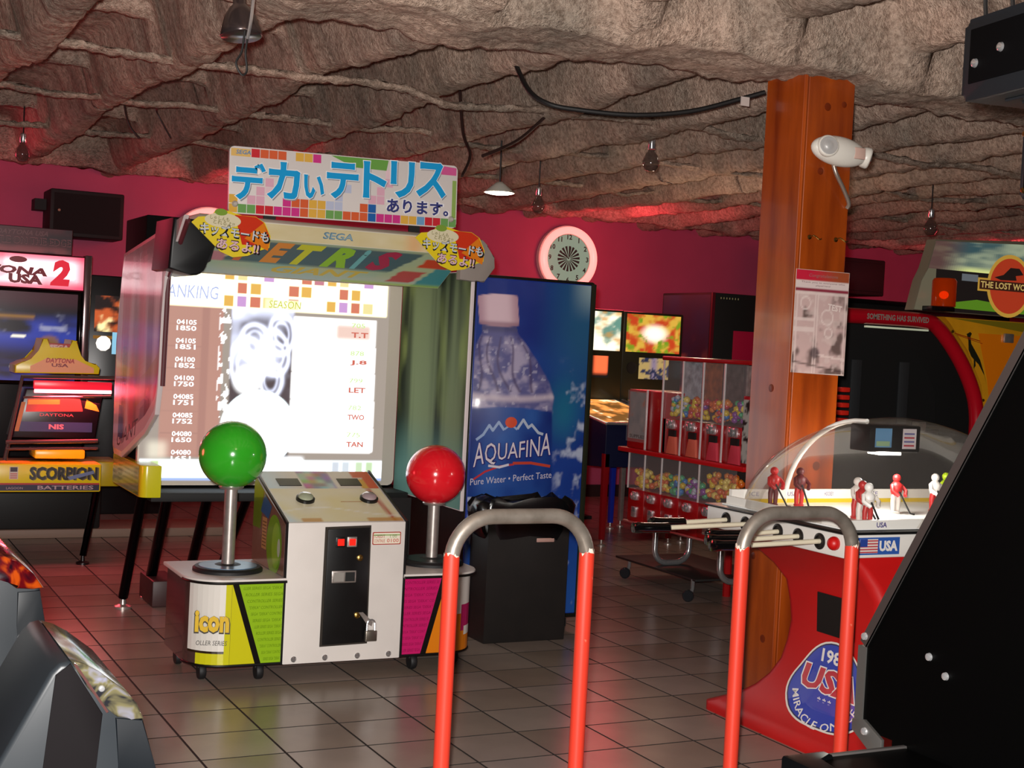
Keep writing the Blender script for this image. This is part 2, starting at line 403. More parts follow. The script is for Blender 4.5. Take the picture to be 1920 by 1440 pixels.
def build_pillar():
    wd = mat('stained_pine', '#a84a12', 0.28, var=0.35, vscale=2.2, col2='#782c0a', stretch=(6, 6, 0.7), coat=0.3)
    kn = mat('pine_knot', '#6a2408', 0.35)
    x0, x1, y0, y1 = 3.775, 4.045, 4.78, 5.05
    t = tag(thing('pillar', (3.91, 4.915, 0), 'square post boxed in orange-stained pine boards', 'pillar'), kind='structure')
    del t['category']
    obj('front_board', box(B(), x0+0.02, x1, y0, y0+0.02, 0, 2.74, 0.002, 1), wd, t)
    obj('side_board', box(B(), x0, x0+0.02, y0+0.006, y1, 0, 2.74, 0.002, 1), wd, t)
    obj('back_board', box(B(), x0+0.02, x1, y1-0.02, y1, 0, 2.74), wd, t)
    obj('side_board', box(B(), x1-0.02, x1, y0+0.02, y1-0.02, 0, 2.74), wd, t)
    obj('corner_bead', tube(B(), [(x0+0.008, y0+0.004, 0), (x0+0.008, y0+0.004, 2.73)], 0.008, 8), wd, t)
    for (x, z, r) in ((3.90, 2.58, 0.018), (3.99, 2.60, 0.014), (3.88, 2.30, 0.016), (3.95, 1.02, 0.02), (3.86, 0.45, 0.018)):
        obj('knot', lathe(B(), [(r, 0), (r*0.7, 0.0012), (0, 0.0014)], (x, y0-0.0006, z), (0, -1, 0), 12), kn, t)
    for (y, z, r) in ((4.9, 1.35, 0.018), (4.96, 0.6, 0.016), (4.86, 0.25, 0.018)):
        obj('knot', lathe(B(), [(r, 0), (r*0.7, 0.0012), (0, 0.0014)], (x0-0.0006, y, z), (-1, 0, 0), 12), kn, t)
build_pillar()

# ------------------------------------------------------------------ the two red barriers in front
def build_barriers():
    redm = bpy.data.materials.new('chipped_red_paint'); redm.use_nodes = True
    nt = redm.node_tree; b = nt.nodes['Principled BSDF']; b.inputs['Roughness'].default_value = 0.38
    tc = nt.nodes.new('ShaderNodeTexCoord'); n = nt.nodes.new('ShaderNodeTexNoise'); n.inputs['Scale'].default_value = 22; n.inputs['Detail'].default_value = 6
    nt.links.new(tc.outputs['Object'], n.inputs['Vector'])
    r = nt.nodes.new('ShaderNodeValToRGB'); r.color_ramp.elements[0].position = 0.71; r.color_ramp.elements[1].position = 0.76
    r.color_ramp.elements[0].color = (*hexc('#d23a28'), 1); r.color_ramp.elements[1].color = (*hexc('#d98a6e'), 1)
    nt.links.new(n.outputs['Fac'], r.inputs[0]); nt.links.new(r.outputs[0], b.inputs['Base Color'])
    pipe = mat('bare_steel_pipe', '#a39a90', 0.42, 0.55, var=0.2, vscale=14, col2='#7d746a')
    chip = mat('chipped_primer', '#e8d5c4', 0.6)
    y, R = 3.6, 0.0235
    def barrier(xa, xb, label):
        t = thing('queue_barrier', ((xa+xb)/2, y, 0), label, 'barrier', 'pair of red queue barriers')
        zt, rr, zj = 0.978, 0.125, 0.868
        path = [(xa, y, zj), (xa, y, zt-rr)] + [(xa+rr-rr*math.cos(a), y, zt-rr+rr*math.sin(a)) for a in np.linspace(0.12, math.pi/2, 10)]
        path += [(xb-rr+rr*math.sin(a), y, zt-rr+rr*math.cos(a)) for a in np.linspace(0, math.pi/2-0.12, 10)] + [(xb, y, zt-rr), (xb, y, zj)]
        obj('top_rail', tube(B(), path, R-0.0008, 20), pipe, t, 60)
        for x in (xa, xb):
            # ragged painted sleeve: its top rim is chipped
            bm = B(); seg = 28; lo = []; hi = []
            for k in range(seg):
                a = 2*math.pi*k/seg; zz = zj + 0.006*math.sin(3*a+x*9) + random.uniform(-0.007, 0.007)
                lo.append(bm.verts.new((x+R*math.cos(a), y+R*math.sin(a), 0.012))); hi.append(bm.verts.new((x+R*math.cos(a), y+R*math.sin(a), zz)))
            for k in range(seg): bm.faces.new((lo[k], lo[(k+1) % seg], hi[(k+1) % seg], hi[k]))
            bm.faces.new(lo[::-1])
            p = obj('post', bm, redm, t, 60)
            bm = B(); lo = []; hi = []
            for k in range(seg):
                a = 2*math.pi*k/seg; zz = zj + 0.008 + 0.006*math.sin(3*a+x*9) + random.uniform(-0.008, 0.006)
                lo.append(bm.verts.new((x+(R-0.0004)*math.cos(a), y+(R-0.0004)*math.sin(a), zj-0.03))); hi.append(bm.verts.new((x+(R-0.0004)*math.cos(a), y+(R-0.0004)*math.sin(a), zz)))
            for k in range(seg): bm.faces.new((lo[k], lo[(k+1) % seg], hi[(k+1) % seg], hi[k]))
            obj('paint_chip', bm, chip, p, 60)
            obj('floor_flange', lathe(B(), [(0.06, 0.0), (0.06, 0.008), (0.03, 0.012), (0.026, 0.02)], (x, y, 0)), pipe, t)
    barrier(1.669, 2.118, 'red pipe barrier with bare steel top in front of the black trash bin')
    barrier(2.695, 3.147, 'red pipe barrier with bare steel top in front of the bubble hockey table')
build_barriers()

# ------------------------------------------------------------------ joystick kiosk of the big puzzle game
def build_kiosk():
    t = thing('joystick_kiosk', (2.1, 5.95, 0), 'white two-player control kiosk with giant green and red ball joysticks', 'arcade controls')
    x0, x1, yf, yb = 1.845, 2.385, 5.64, 6.14
    body = obj('cabinet', prism(B(), [(yf, 0.07), (yf, 0.675), (5.96, 0.785), (6.13, 0.845), (yb, 0.845), (yb, 0.07)], 'x', x0, x1, 0.006), WHITEP, t)
    for x in (x0-0.004, x1+0.004):
        obj('edge_trim', prism(B(), [(yf-0.003, 0.07), (yf-0.003, 0.68), (5.96, 0.79), (6.13, 0.852), (yb, 0.852), (yb, 0.84), (6.13, 0.84), (5.96, 0.778), (yf+0.012, 0.668), (yf+0.012, 0.07)], 'x', x-0.004, x+0.004), BLACK, t)
    # printed control top
    d = Vector((0, 5.96-yf, 0.785-0.675)); L1 = d.length
    def top1(u, v):
        c = mixc(lin('#e9e2cf'), lin('#e6d79a'), vnoise(u, v, 4, 3, 2))
        c = mixc(c, lin('#c9dbe2'), sstep(0.16, 0.0, u + 0.3*v)); c = mixc(c, lin('#b8352a'), sstep(0.04, 0.0, np.abs(u - (0.93-0.04*v)))*0.9)
        c = mixc(c, lin('#c98a35'), ((v < 0.12) & (((u > 0.1) & (u < 0.28)) | (u > 0.7))).astype(float)*0.8)
        return mixc(c, lin('#f4f0e6'), sstep(0.03, 0.0, np.abs(v - 0.3 - 0.12*np.sin(u*5)))*0.8)
    p = Print((x0, yf, 0.675), (1, 0, 0), d); p.raster(0.008, 0.01, x1-x0-0.008, L1, 40, 24, top1)
    p.up(); p.rect(0.30, 0.2, 0.40, 0.205, '#b06a20'); p.build('control_print', PRINTG, body)
    d2 = Vector((0, 0.17, 0.06)); L2 = d2.length
    def top2(u, v):
        c = mixc(lin('#ddd3c4'), lin('#cfe0e6'), sstep(0.3, 0.0, u))
        c = mixc(c, lin('#d5552c'), ((u > 0.9) | ((u > 0.82) & (v > 0.6))).astype(float)); c = mixc(c, lin('#d9a53a'), ((u > 0.84) & (u < 0.9) & (v < 0.55)).astype(float))
        blk = ((u > 0.33) & (u < 0.62)).astype(float)
        pal = np.stack([vnoise(u, v, 14, 5, s, 1) for s in (61, 62, 63)], -1)*0.9
        return c*(1-blk[..., None]*0.85) + pal*blk[..., None]*0.6
    p = Print((x0, 5.96, 0.785), (1, 0, 0), d2); p.raster(0.008, 0.002, x1-x0-0.008, L2, 48, 12, top2); p.build('instruction_print', PRINTG, body)
    n = Vector((0, -0.06, 0.17)).normalized()
    for xc in (x0+0.115, x1-0.135):
        bm = B(); box(bm, -0.052, 0.052, -0.036, 0.036, 0, 0.003)
        bm.transform(Matrix.Translation((xc, 6.02, 0.807)) @ Matrix.Rotation(math.atan2(0.06, 0.17), 4, 'X')); obj('display_window', bm, GLOSSBLACK, body)
    nb = Vector((0, -0.11, 0.32)).normalized()
    for xc, c in ((1.985, '#9fa58c'), (2.285, '#a08d90')):
        b = obj('start_button', lathe(B(), [(0.042, 0), (0.042, 0.012), (0.036, 0.014)], (xc, 5.85, 0.748), nb, 24), BLACK, body)
        obj('button_cap', lathe(B(), [(0.034, 0.012), (0.033, 0.022), (0.024, 0.03), (0, 0.033)], (xc, 5.85, 0.748), nb, 24), mat('clear_cap_'+c[1:], c, 0.1, coat=0.6), b)
    # coin door
    dr = obj('coin_door', prism(B(), [(2.018, 0.146), (2.218, 0.150), (2.212, 0.653), (2.020, 0.648)], 'y', yf-0.012, yf, 0.003), BLACK, t)
    obj('door_frame', prism(B(), [(2.008, 0.138), (2.226, 0.142), (2.22, 0.662), (2.010, 0.657)], 'y', yf-0.004, yf), mat('door_frame', '#4a443e', 0.4, 0.6), dr)
    for i, x in enumerate((2.078, 2.130)):
        s = obj('coin_slot', box(B(), x-0.022, x+0.022, yf-0.018, yf-0.01, 0.57, 0.615, 0.003), BLACK if i == 0 else STEEL, dr)
        obj('slot_light', box(B(), x-0.014, x+0.014, yf-0.022, yf-0.017, 0.578, 0.606), mat('red_slot_light', '#400000', 0.3, emit='#ff1a10', estr=2.2), s)
    s = obj('coin_return', box(B(), 2.044, 2.156, yf-0.018, yf-0.01, 0.415, 0.468, 0.003), STEEL, dr)
    obj('return_flap', box(B(), 2.052, 2.098, yf-0.021, yf-0.017, 0.422, 0.461), mat('flap_grey', '#8f8a84', 0.4), s)
    obj('return_pocket', box(B(), 2.105, 2.148, yf-0.0205, yf-0.017, 0.422, 0.461), BLACKM, s)
    for z in (0.522, 0.271):
        obj('key_lock', lathe(B(), [(0.014, 0), (0.014, 0.006), (0.008, 0.01)], (2.17, yf-0.011, z), (0, -1, 0), 16), mat('brass', '#a8894a', 0.3, 1), dr)
    bm = tube(B(), [(2.212, yf-0.03, 0.2), (2.212, yf-0.03, 0.232)] + [(2.23-0.018*math.cos(a), yf-0.03, 0.232+0.02*math.sin(a)) for a in np.linspace(0.2, math.pi-0.2, 8)] + [(2.248, yf-0.03, 0.232), (2.248, yf-0.03, 0.2)], 0.005, 8)
    hp = obj('hasp', prism(B(), [(2.172, 0.285), (2.192, 0.285), (2.24, 0.24), (2.235, 0.222), (2.21, 0.235)], 'y', yf-0.026, yf-0.02), STEEL, dr)
    lk = obj('padlock', box(B(), 2.204, 2.257, yf-0.042, yf-0.018, 0.158, 0.205, 0.004), mat('padlock_steel', '#8e867c', 0.35, 0.9), t)
    obj('shackle', bm, CHROME, lk)
    # price sticker and bolts
    p = Print((0, yf-0.004, 0), (1, 0, 0), (0, 0, 1), 0.0002); p.poly(rrect(2.228, 0.576, 2.362, 0.632, 0.006), '#a8372c'); p.up()
    p.poly(rrect(2.232, 0.580, 2.358, 0.628, 0.005), '#e6dcc8'); p.up(); p.rect(2.232, 0.616, 2.358, 0.621, '#8fae6a')
    p.text('1CREDIT', 2.236, 0.606, 0.014, '#b02a22', wd=0.05).text('1.00', 2.31, 0.606, 0.014, '#7d9a55', wd=0.032).text('CONTINUE', 2.236, 0.586, 0.014, '#b02a22', wd=0.05).text('0100', 2.296, 0.586, 0.016, '#c22a22', wd=0.055)
    obj('price_plate', box(B(), 2.228, 2.362, yf-0.004, yf, 0.576, 0.632), WHITEP, body); p.build('price_sticker', PRINT, body)
    for x in (1.895, 2.036, 2.185, 2.331):
        obj('bolt', lathe(B(), [(0.013, 0), (0.013, 0.003), (0.008, 0.008), (0, 0.009)], (x, yf, 0.09), (0, -1, 0), 14), CHROME, body)
    # side pods
    lime = '#8fb81e'
    def pod(sgn):
        m = lambda x: x if sgn < 0 else x0 + x1 - x          # mirror about the cabinet's middle
        xi = x0; xo = 1.455; r = 0.16
        fp = [(m(xi), 6.12), (m(xi), 5.645), (m(xo+r), 5.645)] + [(m(xo+r+r*math.cos(a)), 5.645+r+r*math.sin(a)) for a in np.linspace(1.5*math.pi, math.pi, 10)][1:] + [(m(xo), 6.12)]
        lo = obj('pod_body', prism(B(), fp, 'z', 0.075, 0.425, 0.002), WHITEP if sgn > 0 else mat('smoked_side', '#4a3330', 0.12, coat=0.4), t)
        fp2 = [(m(xi), 6.14), (m(xi), 5.625), (m(xo-0.015+r), 5.625)] + [(m(xo-0.015+r+(r)*math.cos(a)), 5.625+r+r*math.sin(a)) for a in np.linspace(1.5*math.pi, math.pi, 10)][1:] + [(m(xo-0.015), 6.14)]
        tp = obj('pod_top', prism(B(), fp2, 'z', 0.425, 0.442, 0.004), WHITEP, t)
        obj('pod_top_edge', tube(B(), [(x, y-0.001 if y < 5.7 else y, 0.428) for x, y in fp2[1:-1]], 0.006, 8), BLACK, tp)
        obj('pod_base_edge', tube(B(), [(x, y, 0.076) for x, y in fp[1:-1]], 0.006, 8), BLACK, lo)
        # art wrapped on the straight part
        pr = Print((0, 5.645, 0), (1, 0, 0), (0, 0, 1)); A, Z = 1.842, 0.424
        if sgn < 0:
            pr.poly([(1.625, 0.424), (A, 0.424), (A, 0.08), (1.75, 0.08)], lime); pr.poly([(1.615, 0.424), (1.642, 0.424), (1.752, 0.08), (1.725, 0.08)], '#0d0d0c')
            pr.poly([(1.616, 0.08), (1.726, 0.08), (1.616, 0.423)], '#c9c41a'); pr.up()
            for k in range(12):
                z = 0.395 - k*0.0275; xs = 1.655 + (0.424-z)*0.32; s = ['LLER SERIES SEGA "DEKA"', 'ROLLER SERIES SEGA', 'CONTROLLER SERIES', '"DEKA" CONTROLLER', 'SEGA "DEKA" CONTRO', 'SERIES SEGA "DEKA"'][k % 6]
                pr.text(s, xs, z, 0.013, '#5f8012', wd=A-xs-0.006, shear=0.2)
        else:
            a0 = x1+0.003
            pr.poly([(a0, 0.424), (2.60, 0.424), (2.495, 0.08), (a0, 0.08)], '#c01a63'); pr.poly([(2.575, 0.424), (2.602, 0.424), (2.512, 0.08), (2.485, 0.08)], '#0d0d0c')
            pr.poly([(2.602, 0.424), (2.614, 0.424), (2.614, 0.08), (2.512, 0.08)], '#d97a12'); pr.up()
            for k in range(12):
                z = 0.395 - k*0.0275; xe = 2.578 - (0.424-z)*0.27; s = ['CONTROLLER SERIES SE', 'NTROLLER SERIES', 'SEGA "DEKA" CONT', 'ES SEGA "DEKA" CO', 'SERIES SEGA "DEKA"', 'LLER SERIES SEGA'][k % 6]
                pr.text(s, a0+0.006, z, 0.013, '#8a0f46', wd=xe-a0-0.012, shear=0.2)
        pr.build('pod_print', PRINTG, lo)
        # the curved corner's print
        bm = B(); cur = [(m(xo+r+(r+0.001)*math.cos(a)), 5.645+r+(r+0.001)*math.sin(a)) for a in np.linspace(1.5*math.pi, math.pi+0.35, 9)]
        def band(z0, z1, mt, nm, i0=0, i1=8, lift=0.0):
            b2 = B()
            for i in range(i0, i1):
                (xa, ya), (xb, yb2) = cur[i], cur[i+1]
                f = [b2.verts.new(c) for c in ((xa, ya-lift, z0), (xb, yb2-lift, z0), (xb, yb2-lift, z1), (xa, ya-lift, z1))]; b2.faces.new(f)
            obj(nm, b2, mt, lo)
        bm.free()
        if sgn < 0:
            band(0.08, 0.424, mat('yellow_print', '#c9c41a', 0.25), 'yellow_corner', 0, 6); band(0.138, 0.424, mat('white_print', '#ddd8d0', 0.25), 'white_corner', 1, 8, 0.001); band(0.128, 0.138, mat('outline_print', '#2a1c10', 0.3), 'corner_outline', 1, 8, 0.001)
            p2 = Print((1.485, 5.69, 0), (0.93, -0.37, 0), (0, 0, 1), 0.012)
            p2.text('icon', -0.012, 0.212, 0.10, '#2a2008', wd=0.15, bold=0.075); p2.up(); p2.text('icon', -0.008, 0.219, 0.092, '#d8b012', wd=0.142, bold=0.045)
            p2.text('OLLER SERIES', 0.0, 0.165, 0.02, '#2a2522', wd=0.128, shear=0.15); p2.build('pod_lettering', PRINT, lo)
        else:
            band(0.08, 0.17, mat('orange_print', '#d97a12', 0.25), 'orange_corner', 0, 8); band(0.17, 0.29, mat('magenta_print', '#b01a5a', 0.25), 'magenta_corner', 3, 8)
            band(0.17, 0.25, M['orange_print'], 'orange_corner', 0, 3); band(0.15, 0.19, mat('white_print', '#ddd8d0', 0.25), 'white_patch', 4, 7, 0.001)
        # casters
        for (cx, cy) in ((m(1.53), 5.76), (m(1.76), 5.70), (m(1.5), 6.05)):
            c = obj('caster', lathe(B(), [(0.033, -0.014), (0.036, -0.008), (0.036, 0.008), (0.033, 0.014)], (cx, cy, 0.036), (1, 0, 0), 18), RUBBER, t)
            obj('caster_fork', box(B(), cx-0.02, cx+0.02, cy-0.015, cy+0.025, 0.05, 0.078, 0.003), BLACKM, c)
    pod(-1); pod(1)
    # joysticks
    for (cx, cy, cz, rad, mt, nm, disc) in ((1.655, 5.87, 0.945, 0.146, mat('green_ball', '#34a826', 0.16, coat=0.5, var=0.08, vscale=5), 'green', '#52708a'), (2.632, 5.90, 0.858, 0.139, mat('red_ball', '#e01c28', 0.16, coat=0.5), 'red', '#1c1c1e')):
        base = obj('joystick_boot', lathe(B(), [(0.15, 0.0), (0.15, 0.012), (0.14, 0.02), (0.06, 0.024), (0.045, 0.03)], (cx, cy, 0.442), (0, 0, 1), 40), RUBBER, t)
        obj('boot_disc', lathe(B(), [(0.125, 0.0205), (0.124, 0.0235), (0.04, 0.026), (0, 0.026)], (cx, cy, 0.442), (0, 0, 1), 40), mat('disc_'+nm, disc, 0.35, var=0.2, vscale=25), base)
        obj('joystick_shaft', tube(B(), [(cx, cy, 0.455), (cx, cy, cz-rad*0.9)], 0.028, 20), STEEL, t, 60)
        ball = obj('joystick_ball', sph(B(), (cx, cy, cz), rad, 48, 28), mt, t, 60); ball['label'] = 'giant %s ball knob' % nm
        obj('ball_collar', lathe(B(), [(0.05, -0.004), (0.054, 0.004), (0.05, 0.012)], (cx, cy, cz-rad+0.002), (0, 0, 1), 24), STEEL, ball)
    # back cabinet side art: green target circle on the left side, black back box
    p = Print((x0-0.0085, 6.13, 0), (0, -1, 0), (0, 0, 1)); p.poly([(0.005, 0.445), (0.48, 0.445), (0.48, 0.67), (0.17, 0.77), (0.005, 0.83)], '#7a5648'); p.up()
    p.poly([(0.005, 0.60), (0.12, 0.60), (0.15, 0.775), (0.005, 0.83)], '#5f7d16'); p.ell(0.33, 0.56, 0.11, 0.13, '#6f9a1e'); p.up(); p.ell(0.36, 0.56, 0.06, 0.10, '#89b52c'); p.ell(0.4, 0.555, 0.02, 0.04, '#c8c8b0'); p.rect(0.15, 0.52, 0.22, 0.66, '#b58a58'); p.up()
    for k in range(8): p.rect(0.157, 0.532+k*0.015, 0.213, 0.538+k*0.015, '#7d5a30')
    p.poly([(0.12, 0.68), (0.24, 0.66), (0.28, 0.72), (0.17, 0.765)], '#2d5a8a')
    p.build('side_print', PRINTG, body)
    obj('connector_box', prism(B(), [(6.14, 0.1), (6.14, 0.72), (6.3, 0.70), (6.42, 0.45), (6.42, 0.1)], 'x', 1.95, 2.62, 0.004), BLACKM, t)
build_kiosk()

# ------------------------------------------------------------------ the big screen booth behind the kiosk
def build_booth():
    t = thing('game_screen_booth', (2.27, 7.1, 0), 'wide game booth with huge glowing screen, printed side wings and hood', 'arcade machine')
    # screen
    scr = obj('screen_frame', prism(B(), rrect(1.53, 0.660, 2.952, 1.93, 0.03), 'y', 7.20, 7.24, 0.004), mat('screen_frame', '#d2c8bc', 0.35), t)
    def pic(u, v):
        X = 1.56 + u*(2.92-1.56); Z = 0.672 + v*(1.775-0.672)
        W = np.ones(3); c = np.zeros(u.shape + (3,)) + lin('#bcaea2')*1.0
        put = lambda c, m, col: c*(1-np.clip(m, 0, 1)[..., None]) + np.asarray(col)*np.clip(m, 0, 1)[..., None]
        box_ = lambda x0, x1, z0, z1, s=0.006: sstep(x0-s, x0+s, X)*sstep(x1+s, x1-s, X)*sstep(z0-s, z0+s, Z)*sstep(z1+s, z1-s, Z)
        c = put(c, box_(1.655, 1.975, 0.80, 1.63), lin('#d6a090'))
        c = put(c, box_(1.86, 1.90, 0.80, 1.63)*0.5, lin('#b9857c'))
        for k in range(7): c = put(c, box_(1.66, 1.86, 1.50-k*0.115-0.002, 1.50-k*0.115+0.002, 0.002)*0.5, lin('#b98a80'))
        # white specks down the middle of the left column
        sp = (vnoise(X, Z, 42, 34, 5, 2) > 0.60).astype(float)*box_(1.955, 2.02, 0.80, 1.60)
        c = put(c, sp, W*2.2)
        # dark moving centre with pale swirls
        ctr = box_(2.02, 2.365, 0.74, 1.62, 0.01); c = put(c, ctr, lin('#6a5a5e')*0.8)
        wx = X + 0.05*(vnoise(X, Z, 7, 5, 8, 2)-0.5); wz = Z + 0.07*(vnoise(X, Z, 6, 6, 9, 2)-0.5)
        sw = np.zeros_like(u)
        for k, (cx, cz, r) in enumerate(((2.15, 1.42, 0.07), (2.20, 1.33, 0.05), (2.26, 1.36, 0.09), (2.12, 1.30, 0.10), (2.25, 1.22, 0.07), (2.30, 1.47, 0.08))):
            d = np.hypot((wx-cx)*1.1, (wz-cz)*0.8); sw += np.exp(-((d-r)/0.012)**2) + 0.6*np.exp(-((d-r*0.6)/0.008)**2)
        fog = sstep(0.40, 0.75, vnoise(X, Z, 5, 6, 14, 3))*sstep(1.10, 1.45, Z)
        c = put(c, ctr*np.clip(sw*0.9 + fog*0.7 + 0.7*sstep(1.52, 1.62, Z), 0, 1), np.array([1.8, 1.9, 2.4]))
        c = put(c, ctr*sstep(0.10, 0.05, np.hypot(X-2.12, Z-1.22)), W*2.2)
        # the white moon
        c = put(c, sstep(0.215, 0.205, np.hypot((X-2.19), (Z-0.955)))*sstep(0.70, 0.74, Z), np.array([2.4, 2.8, 2.9]))
        c = put(c, box_(2.0, 2.45, 0.70, 0.80, 0.02), np.array([2.6, 2.7, 2.8]))
        # score cards
        zt = [1.575, 1.422, 1.272, 1.120, 0.968, 0.830]
        for k in range(5):
            c = put(c, box_(2.365, 2.845+0.003*k, zt[k+1]+0.006, zt[k]), W*3.0)
            c = put(c, box_(2.60+0.03*k, 2.825, zt[k+1]+0.03, zt[k]-0.02, 0.03)*(0.85, 0.5, 0.12, 0.10, 0.16)[k], lin('#d9a48c')*1.2)
        c = put(c, box_(2.37, 2.845, 0.83, 0.85), W*3.0)
        # top band of blocks
        tb = box_(1.60, 2.905, 1.60, 1.78); c = put(c, tb, np.array([3.0, 2.8, 1.7]))
        cell = 0.072; ci = np.floor((X-1.60)/cell).astype(int); cj = np.floor((Z-1.60)/cell).astype(int)
        pal = np.array([lin(h) for h in ('#f3e4a0', '#e9866a', '#d6a4e0', '#f2bd5a', '#ffffff', '#ffffff', '#d98a9a', '#fff6c0')])*np.array([[1.3], [1.1], [1.2], [1.2], [3], [3], [1.1], [2.6]])
        hsh = ((ci*7 + cj*13 + ci*cj*3) % 8); inn = ((X-1.60)/cell-ci > 0.12)*((X-1.60)/cell-ci < 0.9)*((Z-1.60)/cell-cj > 0.1)*((Z-1.60)/cell-cj < 0.9)
        c = np.where((tb*inn*(X > 1.97))[..., None] > 0.5, pal[hsh], c)
        c = put(c, box_(2.45, 2.60, 1.61, 1.66)*0.0 + box_(2.20, 2.42, 1.61, 1.66)*0.7, np.array([2.6, 2.3, 1.0]))
        bl = box_(1.60, 1.96, 1.62, 1.73)*(vnoise(X, Z, 9, 16, 33, 2) > 0.36)
        c = put(c, bl, np.array([3.0, 3.0, 3.2]))
        # bottom band
        bb = box_(1.56, 2.92, 0.685, 0.785); c = put(c, bb, np.array([2.6, 3.0, 3.2]))
        for k, (x, h) in enumerate(((2.62, '#d9e0ea'), (2.68, '#dde6ee'), (2.76, '#d6ecc4'), (2.82, '#cfe9b8'), (1.62, '#cfe9a0'))): c = put(c, box_(x, x+0.045, 0.70, 0.78), lin(h)*1.25)
        c = put(c, box_(1.56, 2.92, 0.672, 0.69), lin('#9fb4e6')*1.5)
        # pale figure at lower left, washed out
        c = put(c, box_(1.60, 1.70, 0.79, 0.88, 0.03)*0.5, np.array([1.6, 1.5, 1.2]))
        return c
    p = Print((0, 7.20, 1.48*(1-7.2/7.3)), (1, 0, 0), (0, 0, 1), k=7.2/7.3); p.raster(1.56, 0.672, 2.92, 1.775, 210, 170, pic); p.up()
    for k in range(8):
        z = 1.50 - k*0.0985
        for dz, s in ((0.0, '04105'), (-0.032, '1851A')): p.text(['04105', '04105', '04100', '04100', '04085', '04085', '04080', '04080'][k] if dz == 0 else '1%d5%d' % (8-k//3, k % 3), 1.725, z+dz, 0.026, (2.2, 2.2, 2.2), wd=0.105, bold=0.02)
    for k, (a, b) in enumerate((('705', 'T.T'), ('878', 'J.8'), ('799', 'LET'), ('782', 'TWO'), ('775', 'TAN'))):
        z = (1.53, 1.375, 1.222, 1.07, 0.918)[k]
        p.text(a, 2.70, z, 0.026, lin('#b9d98a')*1.6, wd=0.08, bold=0.01); p.text(b, 2.70, z-0.055, 0.03, lin('#d06a5a')*1.3, wd=0.10, bold=0.03)
    p.text('SEASON', 2.22, 1.615, 0.04, lin('#b9c24a')*1.3, wd=0.18, shear=0.1); p.text('RANKING', 1.63, 1.64, 0.07, lin('#a9b4dc')*1.5, wd=0.31, shear=0.1)
    p.build('screen_picture', print_mat('screen_glow', 0.3, glow=0.8), scr)
    # hood: cream strip, curved printed visor, grey end plates
    hood = obj('hood', prism(B(), [(6.40, 1.92), (6.40, 2.0), (6.43, 2.018), (7.20, 2.018), (7.20, 1.80), (6.80, 1.775), (6.70, 1.757)], 'x', 1.60, 2.95, 0.004), mat('hood_white', '#cfc8b4', 0.4), t)
    p = Print((0, 6.40, 0), (1, 0, 0), (0, 0, 1))
    p.raster(1.605, 1.923, 2.945, 1.995, 60, 6, lambda u, v: mixc(mixc(lin('#d6cba8'), lin('#c9b98a'), vnoise(u, v, 12, 2, 3)), lin('#d8a070'), sstep(0.06, 0.0, np.abs(u-0.8))*0.7))
    p.up(); p.text('SEGA', 2.275, 1.945, 0.034, '#5a7d92', wd=0.155, align='c', bold=0.03, shear=0.15); p.up(); p.text('SEGA', 2.277, 1.949, 0.026, '#8fa9b4', wd=0.145, align='c', shear=0.15)
    p.build('strip_print', PRINTG, hood)
    # the visor print follows two slopes
    d = Vector((0, -(6.70-6.40), 1.92-1.757)); L = d.length
    def vis(u, v):
        c = mixc(lin('#7fb0a8'), lin('#c4bd80'), vnoise(u, v, 6, 3, 5)); c = mixc(c, lin('#b4c2c8'), sstep(0.35, 0.0, v)*0.6)
        c = mixc(c, lin('#24485c'), (sstep(0.34, 0.40, v)*sstep(0.97, 0.93, v)*((u-0.05*v) > 0.10)*((u+0.16*(1-v)) < 0.86)).astype(float)*0.85)
        c = mixc(c, lin('#c9482a'), ((v > 0.55) & (v < 0.8) & (u > 0.88-0.05*(1-v)) & (u < 0.98)).astype(float)); c = mixc(c, lin('#b9343c'), ((v > 0.12) & (v < 0.42) & (u > 0.76+0.1*v) & (u < 0.86+0.1*v)).astype(float)*0.9)
        c = mixc(c, lin('#2f8a94'), ((v < 0.55) & (u > 0.88+0.1*v)).astype(float)*0.9); c = mixc(c, lin('#a9c43a'), sstep(0.12, 0.0, v)*(u > 0.6)*0.8)
        return mixc(c, lin('#c06a80'), ((u < 0.12) & (v > 0.35) & (v < 0.6)).astype(float)*0.8)
    p = Print((0, 6.70, 1.757), (1, 0, 0), d, 0.0012); p.raster(1.605, 0.004, 2.945, L, 80, 24, vis); p.up()
    x = 1.80
    for ch, c, wd in (('T', '#d0693a', 0.12), ('E', '#d98a32', 0.13), ('T', '#c9c926', 0.14), ('R', '#8fbf2a', 0.14), ('i', '#6fb0b0', 0.06), ('S', '#a82a4a', 0.15)):
        p.text(ch, x, L*0.40, L*0.55, c, wd=wd, shear=0.35, bold=0.06); x += wd + 0.018
    p.text('GIANT', 2.02, L*0.14, L*0.2, '#cdb24a', wd=0.5, shear=0.3, bold=0.03)
    p.build('visor_print', print_mat('visor_art', 0.65, spec=0.15), hood)
    el = [(1.475, 1.985), (1.70, 1.985), (1.69, 1.90), (1.64, 1.80)] + arc(1.575, 1.79, 0.065, 0, -110, 6) + [(1.46, 1.75)]
    obj('hood_end', prism(B(), el, 'y', 6.385, 6.75, 0.012, 3), mat('hood_end_black', '#101113', 0.4, spec=0.3), t)
    er = [(2.86, 1.99), (2.975, 1.995), (3.005, 1.97), (3.02, 1.93), (3.045, 1.915), (3.05, 1.86), (2.995, 1.785), (2.975, 1.795), (2.945, 1.785), (2.86, 1.79)]
    obj('hood_end', prism(B(), er, 'y', 6.235, 6.285, 0.006), mat('hood_end_grey', '#8a8079', 0.4), t)
